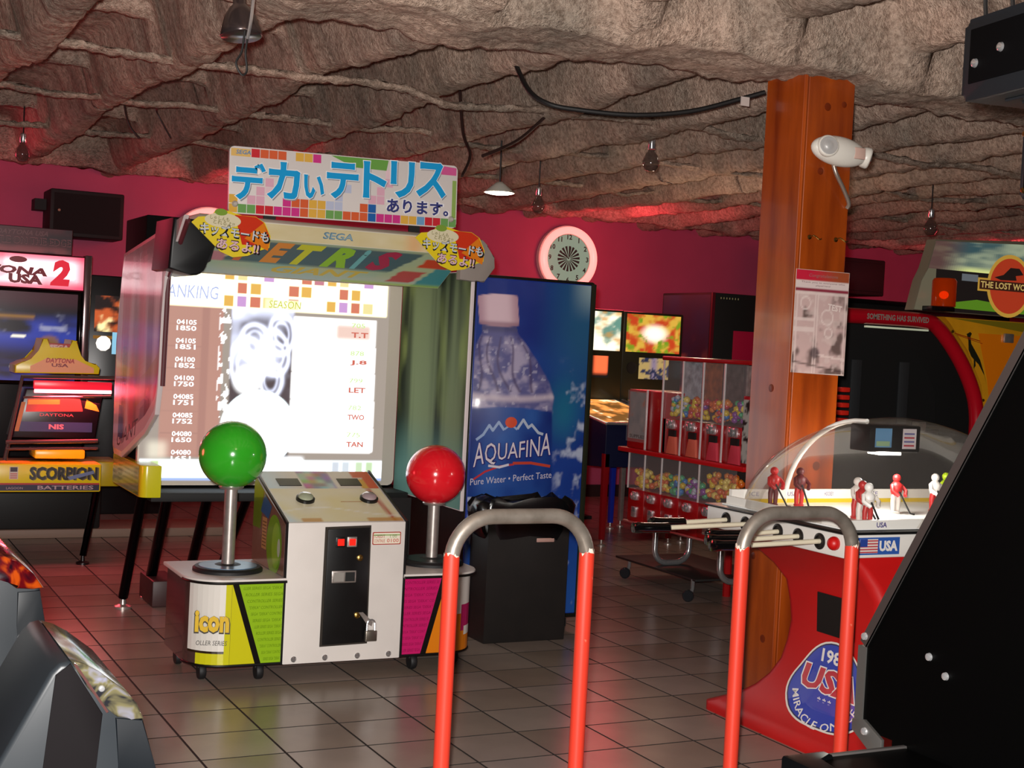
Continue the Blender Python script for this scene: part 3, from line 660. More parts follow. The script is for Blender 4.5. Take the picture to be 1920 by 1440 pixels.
    # left wing: printed acrylic
    wpts = [(6.24, 1.99), (6.58, 1.72), (6.61, 1.55), (6.615, 1.20), (6.66, 1.06), (6.87, 0.95), (7.39, 0.785), (7.60, 0.79), (7.64, 0.83), (7.66, 1.39), (7.55, 1.86)]
    wing = obj('side_wing', prism(B(), wpts, 'x', 1.488, 1.512, 0.003), mat('wing_edge', '#d0c4c4', 0.3), t)
    def wart(u, v):
        st = vnoise(u, v*0.15, 9, 3, 4, 2); c = mixc(lin('#a06a72'), lin('#dcc8cc'), sstep(0.3, 0.65, st)); c = mixc(c, lin('#d83a58'), sstep(0.5, 0.7, vnoise(u, v*0.3, 5, 4, 9, 2))*0.75)
        c = mixc(c, lin('#3a3560'), sstep(0.55, 0.7, vnoise(u, v*0.4, 6, 5, 19, 2))*0.6); c = mixc(c, lin('#20508a'), ((u < 0.25) & (v < 0.22) & (v > 0.06)).astype(float)*0.8)
        c = mixc(c, lin('#b98a30'), ((u > 0.5) & (v < 0.3) & (v > 0.15)).astype(float)*0.45); c = mixc(c, lin('#8a2030'), sstep(0.86, 1.0, v)*0.8)
        return mixc(c, lin('#eee0e0'), np.maximum((u < 0.13)*(v > 0.05), v < 0.07)*0.85)
    # artwork in a grid clipped to the outline
    p = Print((1.488, 7.66, 0), (0, -1, 0), (0, 0, 1), 0.0012)
    n = 34
    def zlo(y): return float(np.interp(y, [6.615, 6.66, 6.87, 7.39, 7.60, 7.66], [1.20, 1.06, 0.95, 0.785, 0.79, 0.84])) + 0.03
    def zhi(y): return float(np.interp(y, [6.24, 7.55, 7.66], [1.99, 1.86, 1.40])) - 0.02
    ys = np.linspace(6.62, 7.63, n)
    for i in range(n-1):
        ya, yb = ys[i+1], ys[i]
        for k in range(30):
            f0, f1 = k/30, (k+1)/30
            uu = np.array([(7.66-ya)/1.05]); vv = np.array([(f0+f1)/2]); col = wart(uu, vv)[0]
            p.poly([(7.66-ya, zlo(ya)*(1-f0)+zhi(ya)*f0), (7.66-yb, zlo(yb)*(1-f0)+zhi(yb)*f0), (7.66-yb, zlo(yb)*(1-f1)+zhi(yb)*f1), (7.66-ya, zlo(ya)*(1-f1)+zhi(ya)*f1)], tuple(col), False)
    p.up(); p.text('GIANT', 0.14, 0.83, 0.08, '#6a4a52', wd=0.5, shear=0.2, skewy=0.22); p.build('wing_print', PRINTG, wing)
    obj('wing_post', tube(B(), [(1.51, 6.26, 1.97), (1.51, 6.59, 1.72), (1.51, 6.615, 1.2)], 0.012, 8), mat('wing_post', '#5a2a30', 0.3), t)
    # right wing
    rw = obj('side_wing', prism(B(), [(6.30, 0.63), (6.30, 1.84), (7.20, 1.84), (7.20, 0.63)], 'x', 2.955, 2.975, 0.003), mat('wing_edge', '#b8a8a8', 0.3), t)
    def rart(u, v):
        a = vnoise(u, v*0.2, 8, 3, 23, 3); c = mixc(lin('#20281f'), lin('#6f7d5c'), sstep(0.3, 0.75, a)); c = mixc(c, lin('#8a9a5a'), sstep(0.5, 0.8, vnoise(u, v, 6, 3, 29, 2))*sstep(0.3, 0.6, v)*0.7)
        return mixc(c, lin('#5f8f88'), sstep(0.4, 0.05, v)*0.8)
    p = Print((2.955, 7.20, 0), (0, -1, 0), (0, 0, 1)); p.raster(0.006, 0.635, 0.894, 1.835, 40, 40, rart); p.build('wing_print', print_mat('curtain_print', 0.8, spec=0.1), rw)
    # lower left corner block with lime text print, shelf, rear housing
    cb = obj('corner_block', prism(B(), [(1.50, 7.66), (1.50, 7.0)] + arc(1.535, 6.985, 0.035, 180, 270, 5) + [(1.60, 6.95), (1.60, 7.66)], 'z', 0.625, 0.785, 0.003), mat('yellow_print', '#c9c41a', 0.25), t)
    p = Print((1.50, 7.66, 0), (0, -1, 0), (0, 0, 1)); p.rect(0.003, 0.63, 0.655, 0.78, '#6f8a14'); p.up()
    for k in range(6): p.text('SEGA "DEKA" CONTROLLER SERIES', 0.02, 0.637+k*0.024, 0.012, '#4d6a0c', wd=0.62, shear=0.2)
    p.build('block_print', PRINTG, cb)
    obj('screen_shelf', box(B(), 1.56, 2.955, 6.98, 7.40, 0.60, 0.645, 0.004), BLACKM, t)
    obj('rear_housing', box(B(), 1.535, 2.965, 7.245, 7.76, 0.645, 2.055, 0.008), mat('housing_black', '#060606', 0.8, spec=0.1), t)
    # tubular legs
    def leg(a, b, r=0.026):
        l = obj('leg', tube(B(), [a, b], r, 12), mat('black_chrome', '#15161a', 0.1, 0.9), t)
        obj('levelling_foot', lathe(B(), [(0.045, 0), (0.045, 0.012), (0.02, 0.022), (0.012, 0.06), (0.012, 0.08)], (b[0], b[1], 0), (0, 0, 1), 16), STEEL, l)
    leg((1.53, 7.02, 0.66), (1.515, 7.325, 0.06)); leg((1.66, 7.05, 0.62), (1.70, 7.56, 0.06), 0.03); leg((2.02, 7.55, 0.66), (2.03, 8.0, 0.06), 0.03)
    leg((2.28, 7.6, 0.66), (2.24, 8.1, 0.06)); leg((2.9, 7.15, 0.62), (2.92, 7.4, 0.06))
    pl = obj('power_box', box(B(), 1.66, 1.80, 7.3, 7.62, 0.0, 0.14, 0.01), mat('power_box', '#3a2020', 0.5), t)
    # sign board on top
    s = thing('game_sign', (2.33, 6.46, 2.03), 'white board with blue katakana lettering and coloured blocks atop the screen booth', 'sign')
    U = Vector((1.1785, 0, 0.0255)).normalized(); O = Vector((1.742, 6.445, 2.032)); W, Hh = 1.178, 0.316
    b = B(); prism(b, rrect(0, 0, W, Hh, 0.022), 'y', 0, 0.02, 0.002)
    b.transform(Matrix.Translation(O) @ Matrix.Rotation(-math.atan2(U.z, U.x), 4, 'Y')); bd = obj('board', b, mat('sign_white', '#d8d0cc', 0.3, coat=0.3), s)
    p = Print(O, U, Vector((-U.z, 0, U.x)))
    R_, O_, Y_, G_, Bl, Mg, Lv, Pk, Lb = '#c9303a', '#d4603a', '#dcab4a', '#6fa05a', '#2a62a8', '#cc3a86', '#b9bfd6', '#dcaabc', '#6f9fc9'
    c = 0.0436
    def cellat(i, j, col): p.rect(i*c+0.0015, j*c+0.0015+0.004, (i+1)*c-0.0015, (j+1)*c-0.0015+0.004, col)
    for i, col in enumerate([Y_, G_, G_, R_, R_, Mg, Mg, Mg, O_, Y_, Y_, G_, G_, O_, O_, O_, Bl, Mg, Mg, Mg, Y_, Y_, Lb, R_, R_, G_, G_]):
        if i < 27: cellat(i, 0, col)
    for i, col in ((0, Y_), (6, Mg), (7, O_), (8, O_), (9, Y_), (10, Y_), (11, Lv), (12, Lv), (15, O_), (16, Bl), (2, Pk), (3, Pk)): cellat(i, 1, col)
    for i, j, col in ((3, 2, Pk), (4, 3, Pk), (4, 2, '#e3c4cc'), (12, 2, Lv), (13, 3, Lv), (16, 2, Pk), (17, 2, Pk), (17, 3, Pk), (18, 4, Pk), (18, 5, '#e3c4cc')): cellat(i, j, col)
    for i, col in ((2, R_), (3, O_), (4, O_), (5, O_), (7, Y_), (8, Y_), (9, Mg)): p.rect(i*c+0.017, Hh-0.046, (i+1)*c+0.014, Hh-0.006, col)
    p.poly([(0.50, Hh-0.004), (0.80, Hh-0.004), (0.79, Hh-0.055), (0.62, Hh-0.052)], '#6aa04a'); p.poly([(W-0.10, Hh-0.005), (W-0.008, Hh-0.012), (W-0.008, Hh-0.05), (W-0.09, Hh-0.05)], '#d05a92'); p.rect(W-0.028, 0.05, W-0.006, 0.24, '#8fae5a')
    p.rect(0.006, Hh-0.046, 0.1, Hh-0.01, '#dcb46a')
    p.up(); p.text('SEGA', 0.03, Hh-0.036, 0.02, '#5a86b4', wd=0.072, bold=0.02, shear=0.15)
    kw = dict(bold=0.034)
    for ch, x, wd, h, dy in (('デ', 0.012, 0.165, 0.178, 0), ('カ', 0.182, 0.165, 0.18, 0), ('い', 0.365, 0.105, 0.115, 0), ('テ', 0.480, 0.165, 0.178, 0), ('ト', 0.668, 0.125, 0.18, 0), ('リ', 0.812, 0.13, 0.182, 0), ('ス', 0.950, 0.165, 0.178, 0)):
        y = 0.065 + x*0.083
        p.l = 0.0018; p.text(ch, x+0.006, y-0.008, h+0.004, '#8f8f96', wd=wd, bold=0.04)
        p.l = 0.0022; p.text(ch, x-0.004, y-0.004, h+0.008, '#f2f0ee', wd=wd+0.008, bold=0.05)
        p.l = 0.0027; p.text(ch, x, y, h, '#1c9ad6', wd=wd, **kw)
    p.l = 0.0032; p.text('あります。', 0.79, 0.052, 0.078, '#eceaf0', wd=0.35, bold=0.07); p.up(); p.text('あります。', 0.796, 0.057, 0.068, '#3a3f7a', wd=0.335, bold=0.03)
    p.build('sign_print', PRINTG, bd)
    for x in (0.03, W-0.03):
        q = O + U*x; obj('suction_cup', lathe(B(), [(0.016, 0), (0.015, 0.005), (0.008, 0.014), (0, 0.016)], (q.x, q.y, q.z+0.045), (0, -1, 0), 16), mat('clear_rubber', '#b8b0a8', 0.1, coat=0.5), s)
    for x in (1.95, 2.7): obj('sign_bracket', box(B(), x-0.03, x+0.03, 6.466, 6.476, 2.022, 2.12), BLACKM, s)
    # the two kids-mode stickers (lettering only)
    def sticker(ox, oz, label, y=6.34):
        e = thing('promo_sticker', (ox+0.2, y, oz), label, 'sticker', 'promotional stickers on the hood ends')
        pts = [(0.0, 0.135), (0.03, 0.162), (0.09, 0.17), (0.115, 0.205), (0.17, 0.20), (0.235, 0.185), (0.30, 0.185), (0.345, 0.16), (0.375, 0.10), (0.372, 0.045), (0.33, 0.03), (0.27, 0.0), (0.20, -0.012), (0.14, 0.01)]
        bdy = obj('card', prism(B(), [(ox+a, oz+b) for a, b in pts], 'y', y, y+0.006), mat('sticker_yellow', '#dcc41e', 0.35), e)
        q = Print((ox, y, oz), (1, 0, 0), (0, 0, 1)); q.poly([(0.20, 0.185), (0.30, 0.183), (0.34, 0.16), (0.37, 0.10), (0.365, 0.05), (0.24, 0.05)], '#c9361e')
        q.poly([(0.25, 0.08), (0.365, 0.03), (0.372, 0.07), (0.34, 0.16)], '#d97a1e'); q.ell(0.145, 0.155, 0.085, 0.034, '#d9cfae'); q.ell(0.135, 0.192, 0.03, 0.016, '#7a9a3a'); q.up()
        q.text('しゃしんも', 0.085, 0.157, 0.02, '#6a641e', wd=0.09, rot=-5); q.text('とれるよ!!', 0.10, 0.137, 0.02, '#6a641e', wd=0.1, rot=-5); q.up()
        q.text('キッズモードも', 0.035, 0.082, 0.062, '#1c1c20', wd=0.338, rot=-4, bold=0.05); q.up(); q.text('キッズモードも', 0.04, 0.090, 0.05, '#c6cbd0', wd=0.325, rot=-4, bold=0.025)
        q.text('あるよ!!', 0.115, 0.018, 0.058, '#2a1c20', wd=0.212, rot=-4, bold=0.05); q.up(); q.text('あるよ!!', 0.12, 0.025, 0.046, '#d9b4bc', wd=0.2, rot=-4, bold=0.025)
        q.build('sticker_print', PRINTG, bdy)
    sticker(1.545, 1.832, 'yellow katakana sticker on the left end of the hood')
    sticker(2.607, 1.841, 'yellow katakana sticker on the right end of the hood', 6.226)
build_booth()

# ------------------------------------------------------------------ drink machine with the water bottle front, trash bin
def build_drink_machine():
    t = thing('drink_vending_machine', (3.32, 6.7, 0), 'tall blue vending machine with a giant water bottle picture', 'vending machine')
    x0, x1, y = 2.982, 3.677, 6.30
    cab = obj('cabinet', box(B(), x0+0.01, x1-0.01, y+0.03, 7.1, 0.06, 1.825, 0.01), BLACK, t)
    fr = obj('door_frame', box(B(), x0, x1, y+0.005, y+0.05, 0.06, 1.83, 0.012), mat('frame_black', '#161612', 0.25), t)
    for x in (x0+0.05, x1-0.08): obj('foot', box(B(), x, x+0.05, y+0.08, y+0.14, 0, 0.065), BLACKM, t)
    for x in (x0+0.05, x1-0.08): obj('foot', box(B(), x, x+0.05, 6.95, 7.0, 0, 0.065), BLACKM, t)
    pan = obj('front_panel', box(B(), x0+0.004, x1-0.028, y-0.004, y+0.01, 0.085, 1.815, 0.006), mat('panel_blue', '#16308a', 0.3), t)
    A, Bx, Z0, Z1 = x0+0.008, x1-0.032, 0.09, 1.81
    def art(u, v):
        X = A + u*(Bx-A); Z = Z0 + v*(Z1-Z0)
        put = lambda c, m, col: c*(1-np.clip(m, 0, 1)[..., None]) + np.asarray(col)*np.clip(m, 0, 1)[..., None]
        c = mixc(lin('#142670'), lin('#20408c'), vnoise(X, Z, 6, 5, 1)); c = mixc(c, lin('#2c5f7c'), sstep(3.28, 3.62, X)*sstep(0.95, 1.6, Z)*0.75)
        c = mixc(c, lin('#9fb4b4'), sstep(3.50, 3.66, X)*sstep(1.6, 1.82, Z)*0.75); c = mixc(c, lin('#1f6d86'), sstep(0.16, 0.0, np.hypot(X-3.52, (Z-1.15)*0.6))*0.7)
        c = mixc(c, lin('#2256a0'), sstep(0.6, 0.2, Z)*0.6)
        fo = sstep(0.56, 0.74, vnoise(X, Z, 16, 14, 7, 4)); side = np.maximum(sstep(3.42, 3.55, X)*sstep(1.45, 1.2, Z), sstep(3.12, 2.99, X)*sstep(1.65, 1.2, Z)); side = np.maximum(side, sstep(0.78, 0.7, Z)*0.75)
        c = put(c, fo*side*0.75, lin('#b9c0d2'))
        # bottle silhouette: half width along height about a leaning axis
        cx = 3.115 + (1.6-Z)*0.21; cx = np.where(Z < 1.2, 3.115 + 0.4*0.21 + (1.2-Z)*0.05, cx)
        hw = np.interp(Z, [0.6, 1.0, 1.17, 1.22, 1.30, 1.40, 1.48, 1.54, 1.58], [0.25, 0.25, 0.25, 0.262, 0.245, 0.195, 0.145, 0.102, 0.098])
        rel = (X-cx)/hw; ins = sstep(1.02, 0.97, np.abs(rel))*(Z < 1.59)
        body = mixc(lin('#5a5a8a'), lin('#a39ab4'), sstep(0.35, 0.7, vnoise(X, Z, 18, 22, 11, 3))); body = mixc(body, lin('#2a2f72'), sstep(0.55, 0.95, np.abs(rel))*0.5)
        ribs = np.zeros_like(X)
        for k in range(5):
            rc = -0.75 + k*0.36 + 0.16*np.sin((Z-1.2)*14 + k); ribs += np.exp(-((rel-rc)/0.035)**2)*(Z > 1.24)*(Z < 1.52)
        body = mixc(body, lin('#4a3f62'), np.clip(ribs, 0, 1)*0.8)
        body = put(body, (vnoise(X, Z, 55, 55, 13, 1) > 0.82).astype(float)*0.35, lin('#d3cddc'))
        body = put(body, sstep(0.03, 0.0, np.abs(Z-1.205-0.02*rel**2))*0.8, lin('#c4b4c0'))
        body = put(body, sstep(0.03, 0.0, np.abs(Z-1.56)), lin('#4a4a72'))
        lab = sstep(1.168, 1.158, Z + 0.02*rel**2); L = mixc(lin('#182f78'), lin('#2f5aa0'), vnoise(X, Z, 9, 9, 17, 2)); L = mixc(L, lin('#0d1c62'), sstep(0.5, 1.0, np.abs(rel))*0.7)
        body = mixc(body, L, lab); c = put(c, ins*(Z > 0.70), 0*c + body) if False else c*(1-(ins*(Z > 0.70))[..., None]) + body*(ins*(Z > 0.70))[..., None]
        # cap
        ccx = 3.112 + (Z-1.65)*(-0.12); cap = sstep(0.115, 0.111, np.abs(X-ccx))*sstep(1.578, 1.584, Z + 0.012*np.cos((X-ccx)*14))*sstep(1.738, 1.732, Z + 0.8*(X-ccx)**2 - 0.05*(X-ccx))
        capc = mixc(lin('#d3b6c0'), lin('#b08c9a'), sstep(0.4, 1.0, np.abs((X-ccx)/0.112))); capc = mixc(capc, lin('#8f6a7a'), sstep(1.605, 1.585, Z)*0.8)
        return c*(1-cap[..., None]) + capc*cap[..., None]
    p = Print((0, y-0.004, 0), (1, 0, 0), (0, 0, 1)); p.raster(A, Z0, Bx, Z1, 110, 240, art); p.up()
    mt = [(3.028, 1.0), (3.065, 1.022), (3.092, 1.066), (3.115, 1.045), (3.13, 1.06), (3.15, 1.04)]
    p.stroke([(3.025, 0.995), (3.06, 1.02), (3.092, 1.068), (3.113, 1.042), (3.145, 1.085), (3.175, 1.048)], 0.014, '#8fa4c6')
    p.stroke([(3.255, 1.055), (3.285, 1.10), (3.315, 1.06), (3.335, 1.075), (3.375, 1.035), (3.40, 1.028)], 0.014, '#a9b4c6'); p.stroke([(3.18, 1.05), (3.215, 1.075), (3.25, 1.05)], 0.010, '#8fa4c6')
    p.ell(3.215, 1.085, 0.034, 0.028, '#c9482a', 20); p.up()
    # arched word: letters grow taller at both ends
    wn = lambda q, r, W: (q, r*(1 + 0.55*(2*q/W-1)**2) + 0.035*(1-(2*q/W-1)**2) - 0.0*q)
    p.text('AQUAFINA', 3.008, 0.822, 0.105, '#20206a', wd=0.45, fn=wn, bold=0.05, skewy=0.10); p.up(); p.text('AQUAFINA', 3.012, 0.828, 0.098, '#cfc4cc', wd=0.44, fn=wn, bold=0.0, skewy=0.10)
    sw = [(3.02, 0.80), (3.08, 0.838), (3.16, 0.865), (3.24, 0.876), (3.34, 0.878), (3.45, 0.862)]
    p.stroke([(a, b-0.006) for a, b in sw[:4]], 0.010, '#b0323a'); p.stroke(sw[3:], 0.014, '#b8402f'); p.stroke([(3.10, 0.862), (3.16, 0.855), (3.21, 0.868)], 0.012, '#c9c4d0')
    p.text('Pure Water • Perfect Taste', 3.0, 0.762, 0.034, '#c4bcc8', wd=0.465, skewy=0.085)
    p.build('front_print', print_mat('vinyl_print', 0.25, coat=0.3), pan)
    obj('door_edge', box(B(), x1-0.026, x1+0.003, y-0.002, y+0.03, 0.085, 1.82, 0.004), mat('olive_edge', '#22241a', 0.2), t)
    # bin
    b = thing('trash_bin', (3.25, 6.19, 0), 'black rectangular trash bin with a bag over its rim', 'trash bin')
    obj('bin_body', prism(B(), [(3.015, 6.085), (3.47, 6.085), (3.47, 6.285), (3.015, 6.285)], 'z', 0.0, 0.62, 0.004), mat('bin_brown_black', '#120d0b', 0.55, var=0.25, vscale=9), b)
    bm = B(); N = 40; rings = []
    for k, (sx, z) in enumerate(((0.0, 0.52), (0.02, 0.555), (0.035, 0.62), (0.04, 0.67), (0.02, 0.70), (-0.03, 0.715), (-0.06, 0.69))):
        ring = []
        for i in range(N):
            a = 2*math.pi*i/N; cx = math.copysign(abs(math.cos(a))**0.35, math.cos(a)); cy = math.copysign(abs(math.sin(a))**0.35, math.sin(a))
            wv = 0.008*math.sin(7*a+k)+random.uniform(-0.006, 0.006); ring.append(bm.verts.new((3.2425+cx*(0.2275+sx+0.004+wv), 6.185+cy*min(0.104, (0.10+sx*0.1+0.003)), z+wv*1.5)))
        rings.append(ring)
    for a, c in zip(rings, rings[1:]):
        for i in range(N): bm.faces.new((a[i], a[(i+1) % N], c[(i+1) % N], c[i]))
    bm.faces.new(rings[-1])
    obj('bin_bag', bm, mat('bin_bag', '#0c0c0e', 0.22), b, 60)
    obj('bin_label', box(B(), 3.285, 3.385, 6.0825, 6.086, 0.50, 0.52, 0.003), mat('bin_label', '#b08a80', 0.4), b)['label'] = 'small pale label'
build_drink_machine()

# ------------------------------------------------------------------ bubble hockey table
def build_hockey():
    t = thing('bubble_hockey_table', (4.0, 4.25, 0), 'red bubble hockey table with clear dome, white ice and rod handles', 'game table')
    red = mat('hockey_red', '#b01010', 0.4, var=0.06, vscale=4)
    Z = [0.0, 0.035, 0.06, 0.10, 0.15, 0.21, 0.28, 0.36, 0.44, 0.52, 0.60, 0.66, 0.72, 0.765]
    xf = lambda z: float(np.interp(z, [0, 0.035, 0.06, 0.10, 0.15, 0.28, 0.44, 0.60, 0.70, 0.765], [3.40, 3.40, 3.425, 3.455, 3.48, 3.52, 3.54, 3.53, 3.48, 3.41]))
    yfar = lambda z: float(np.interp(z, [0, 0.035, 0.06, 0.10, 0.15, 0.21, 0.28, 0.36, 0.44, 0.52, 0.60, 0.68, 0.765], [4.765, 4.765, 4.71, 4.62, 4.545, 4.48, 4.44, 4.42, 4.415, 4.425, 4.45, 4.52, 4.66]))
    ynear = lambda z: float(np.interp(z, [0, 0.035, 0.06, 0.15, 0.28, 0.44, 0.60, 0.70, 0.765], [3.58, 3.58, 3.62, 3.72, 3.82, 3.86, 3.86, 3.89, 3.92]))
    bm = B(); rings = []
    for z in Z:
        a, b, c, d = xf(z), 7.98-xf(z), ynear(z), yfar(z); r = 0.05; ring = []
        for (cx, cy, s0) in ((b-r, d-r, 0), (a+r, d-r, 90), (a+r, c+r, 180), (b-r, c+r, 270)):
            for k in range(5):
                an = math.radians(s0+k*22.5); ring.append(bm.verts.new((cx+r*math.cos(an), cy+r*math.sin(an), z)))
        rings.append(ring)
    n = len(rings[0])
    for A, C in zip(rings, rings[1:]):
        for k in range(n): bm.faces.new((A[k], A[(k+1) % n], C[(k+1) % n], C[k]))
    bm.faces.new(rings[0][::-1]); bm.faces.new(rings[-1])
    ped = obj('pedestal', bm, red, t, 45)
    def onface(a, b, l):   # a runs from the far edge toward the near edge, b is height
        return Vector((xf(max(0.0, b)) - 0.004 - l, 4.765 - a, b))
    cdz = B()
    for (ya, yb, za, zb) in ((4.005, 4.215, 0.43, 0.585),):
        pts = [(xf(za)-0.006, ya, za), (xf(za)-0.006, yb, za), (xf(zb)-0.006, yb, zb), (xf(zb)-0.006, ya, zb)]
        v0 = [cdz.verts.new(q) for q in pts]; v1 = [cdz.verts.new((q[0]+0.02, q[1], q[2])) for q in pts]
        cdz.faces.new(v0); cdz.faces.new(v1[::-1])
        for k in range(4): cdz.faces.new((v0[k], v1[k], v1[(k+1) % 4], v0[(k+1) % 4]))
    obj('coin_door', cdz, mat('coin_door_black', '#0a0908', 0.5), ped)
    p = Print((0, 0, 0), (0, -1, 0), (0, 0, 1), warp=onface)
    cx, cz = 0.672, 0.245
    def egg(k):
        out = []
        for i in range(48):
            a = 2*math.pi*i/48; rr = 0.162*(1 + 0.10*math.cos(3*(a-math.pi/2)))
            out.append((cx + k*rr*1.38*math.cos(a), cz - 0.012 + k*rr*math.sin(a)))
        return out
    def fill(k0, k1, col):
        E = [egg(k0 + (k1-k0)*j/14) for j in range(15)]
        for j in range(14):
            for i in range(48): p.poly([E[j][i], E[j][(i+1) % 48], E[j+1][(i+1) % 48], E[j+1][i]], col, False)
    fill(0.001, 0.93, '#2f3fa0'); fill(0.93, 0.96, '#2a2a50'); fill(0.96, 1.0, '#d6cfc6'); p.up(4)
    p.text('1980', cx+0.005, cz+0.08, 0.052, '#dcd6d2', wd=0.15, align='c', bold=0.03)
    p.text('USA', cx, cz-0.035, 0.10, '#dcd6d2', wd=0.33, align='c', bold=0.07, shear=0.12); p.up(2); p.text('USA', cx, cz-0.030, 0.09, '#b0303c', wd=0.315, align='c', bold=0.04, shear=0.12)
    for k in range(3): p.text('*', cx-0.03+k*0.03, cz-0.068, 0.022, '#dcd6d2', align='c', bold=0.03)
    def arcfn(q, r, W):
        a = math.radians(196 + 148*(q + W/2)/W); R = 0.148 - r; return (R*1.34*math.cos(a), R*math.sin(a)*1.0)
    p.text('MIRACLE ON ICE', cx, cz-0.012, 0.028, '#dcd6d2', wd=0.36, align='c', bold=0.01, fn=arcfn)
    p.build('pedestal_emblem', PRINTG, ped)
    # white top frame with rod holes
    wh = mat('hockey_white', '#d2cec8', 0.35)
    top = obj('table_frame', box(B(), 3.38, 4.62, 3.905, 4.775, 0.765, 0.852, 0.008), wh, t)
    obj('frame_edge', box(B(), 3.372, 4.628, 3.897, 4.783, 0.852, 0.862, 0.004), BLACK, top)
    Hy = [4.634, 4.503, 4.294, 4.17, 4.044]; tip = [3.02, 2.86, 3.06, 2.97, 2.90]
    rodm = mat('rod_cream', '#d6cdb4', 0.3)
    for y, x in zip(Hy, tip):
        obj('rod_hole', lathe(B(), [(0.031, 0), (0.031, 0.004), (0.026, 0.007), (0.022, 0.007), (0.022, 0.001), (0, 0.001)], (3.38, y, 0.81), (-1, 0, 0), 20), mat('hole_ring', '#1a1716', 0.35), top)
        r = obj('rod', tube(B(), [(3.378, y, 0.81), (x+0.12, y, 0.80)], 0.0095, 10), rodm, t, 60)
        obj('rod_grip', lathe(B(), [(0.016, 0), (0.021, 0.006), (0.0195, 0.03), (0.0195, 0.12), (0.022, 0.15), (0.02, 0.165), (0, 0.168)], (x+0.155, y, 0.80), (-1, 0, 0.02), 18), GLOSSBLACK, r)
    obj('red_knob', sph(B(), (3.372, 3.955, 0.815), 0.026, 16, 10), REDP, top)
    # flag plate on the long side
    p = Print((0, 3.905, 0), (1, 0, 0), (0, 0, 1)); p.rect(3.44, 0.778, 3.64, 0.842, '#2f55a0'); p.up(); p.rect(3.45, 0.784, 3.535, 0.836, '#d6c9c0'); p.up()
    for k in range(5): p.rect(3.45, 0.785+k*0.0105, 3.535, 0.790+k*0.0105, '#b0404a')
    p.rect(3.45, 0.808, 3.485, 0.836, '#2a3f8a'); p.text('USA', 3.542, 0.79, 0.04, '#dcd8d4', wd=0.088, bold=0.05)
    for k in range(4): p.text('*', 3.70+k*0.024, 0.805, 0.016, '#3a4a8a', bold=0.03)
    p.build('flag_plate', PRINTG, top)
    # ice and boards
    obj('ice', box(B(), 3.42, 4.58, 3.955, 4.725, 0.8625, 0.868), mat('ice_white', '#efefec', 0.25), t)
    bw = mat('board_white', '#e2dfd8', 0.35)
    far = obj('rink_board', box(B(), 3.46, 4.56, 4.715, 4.735, 0.866, 0.925), bw, t)
    near = obj('rink_board', box(B(), 3.44, 4.56, 3.945, 3.96, 0.866, 0.90), bw, t)
    end = obj('rink_board', box(B(), 3.43, 3.445, 3.97, 4.71, 0.866, 0.90), bw, t)
    p = Print((0, 4.715, 0), (1, 0, 0), (0, 0, 1)); p.rect(3.46, 0.868, 4.56, 0.885, '#d2b21e'); p.up()
    for k, (x, s) in enumerate(((3.55, 'ICE'), (3.75, 'USA'), (3.95, 'HOCKEY'), (4.2, 'ICE'))): p.text(s, x, 0.897, 0.018, '#5a4a8a', wd=0.05)
    p.build('board_print', PRINT, far)
    p = Print((0, 3.945, 0), (1, 0, 0), (0, 0, 1)); p.text('USA', 3.56, 0.872, 0.02, '#4a3f7a', wd=0.05, bold=0.03); p.ell(3.86, 0.883, 0.045, 0.013, '#a03a4a'); p.up(); p.ell(3.86, 0.883, 0.038, 0.010, '#d8d2cc'); p.build('board_print', PRINT, near)
    # clear dome: superellipse shell
    bm = B(); nu, nv = 40, 14; cx0, cy0, hx, hy, hz = 4.0, 4.34, 0.60, 0.40, 0.40; rows = []
    sp = lambda c, e: math.copysign(abs(c)**e, c)
    for j in range(nv):
        ph = math.pi/2*j/nv; row = []
        for i in range(nu):
            th = 2*math.pi*i/nu
            row.append(bm.verts.new((cx0 + hx*sp(math.cos(th), 0.55)*math.cos(ph)**1.15, cy0 + hy*sp(math.sin(th), 0.55)*math.cos(ph)**1.15, 0.866 + hz*math.sin(ph))))
        rows.append(row)
    apex = bm.verts.new((cx0, cy0, 0.866+hz))
    for A, C in zip(rows, rows[1:]):
        for i in range(nu): bm.faces.new((A[i], A[(i+1) % nu], C[(i+1) % nu], C[i]))
    for i in range(nu): bm.faces.new((rows[-1][i], rows[-1][(i+1) % nu], apex))
    gm = bpy.data.materials.new('clear_acrylic'); gm.use_nodes = True; nt = gm.node_tree; nt.nodes.remove(nt.nodes['Principled BSDF'])
    tr = nt.nodes.new('ShaderNodeBsdfTransparent'); tr.inputs[0].default_value = (0.90, 0.88, 0.86, 1); gl = nt.nodes.new('ShaderNodeBsdfGlossy'); gl.inputs['Roughness'].default_value = 0.06
    df = nt.nodes.new('ShaderNodeBsdfDiffuse'); df.inputs[0].default_value = (0.5, 0.46, 0.43, 1)
    lw = nt.nodes.new('ShaderNodeLayerWeight'); lw.inputs[0].default_value = 0.18
    m1 = nt.nodes.new('ShaderNodeMixShader'); m1.inputs[0].default_value = 0.04; nt.links.new(tr.outputs[0], m1.inputs[1]); nt.links.new(df.outputs[0], m1.inputs[2])
    m2 = nt.nodes.new('ShaderNodeMixShader'); fm = nt.nodes.new('ShaderNodeMath'); fm.operation = 'MULTIPLY'; fm.inputs[1].default_value = 0.35; nt.links.new(lw.outputs['Fresnel'], fm.inputs[0]); nt.links.new(fm.outputs[0], m2.inputs[0]); nt.links.new(m1.outputs[0], m2.inputs[1]); nt.links.new(gl.outputs[0], m2.inputs[2])
    nt.links.new(m2.outputs[0], nt.nodes['Material Output'].inputs[0]); M['clear_acrylic'] = gm
    dome = obj('dome', bm, gm, t, 80)
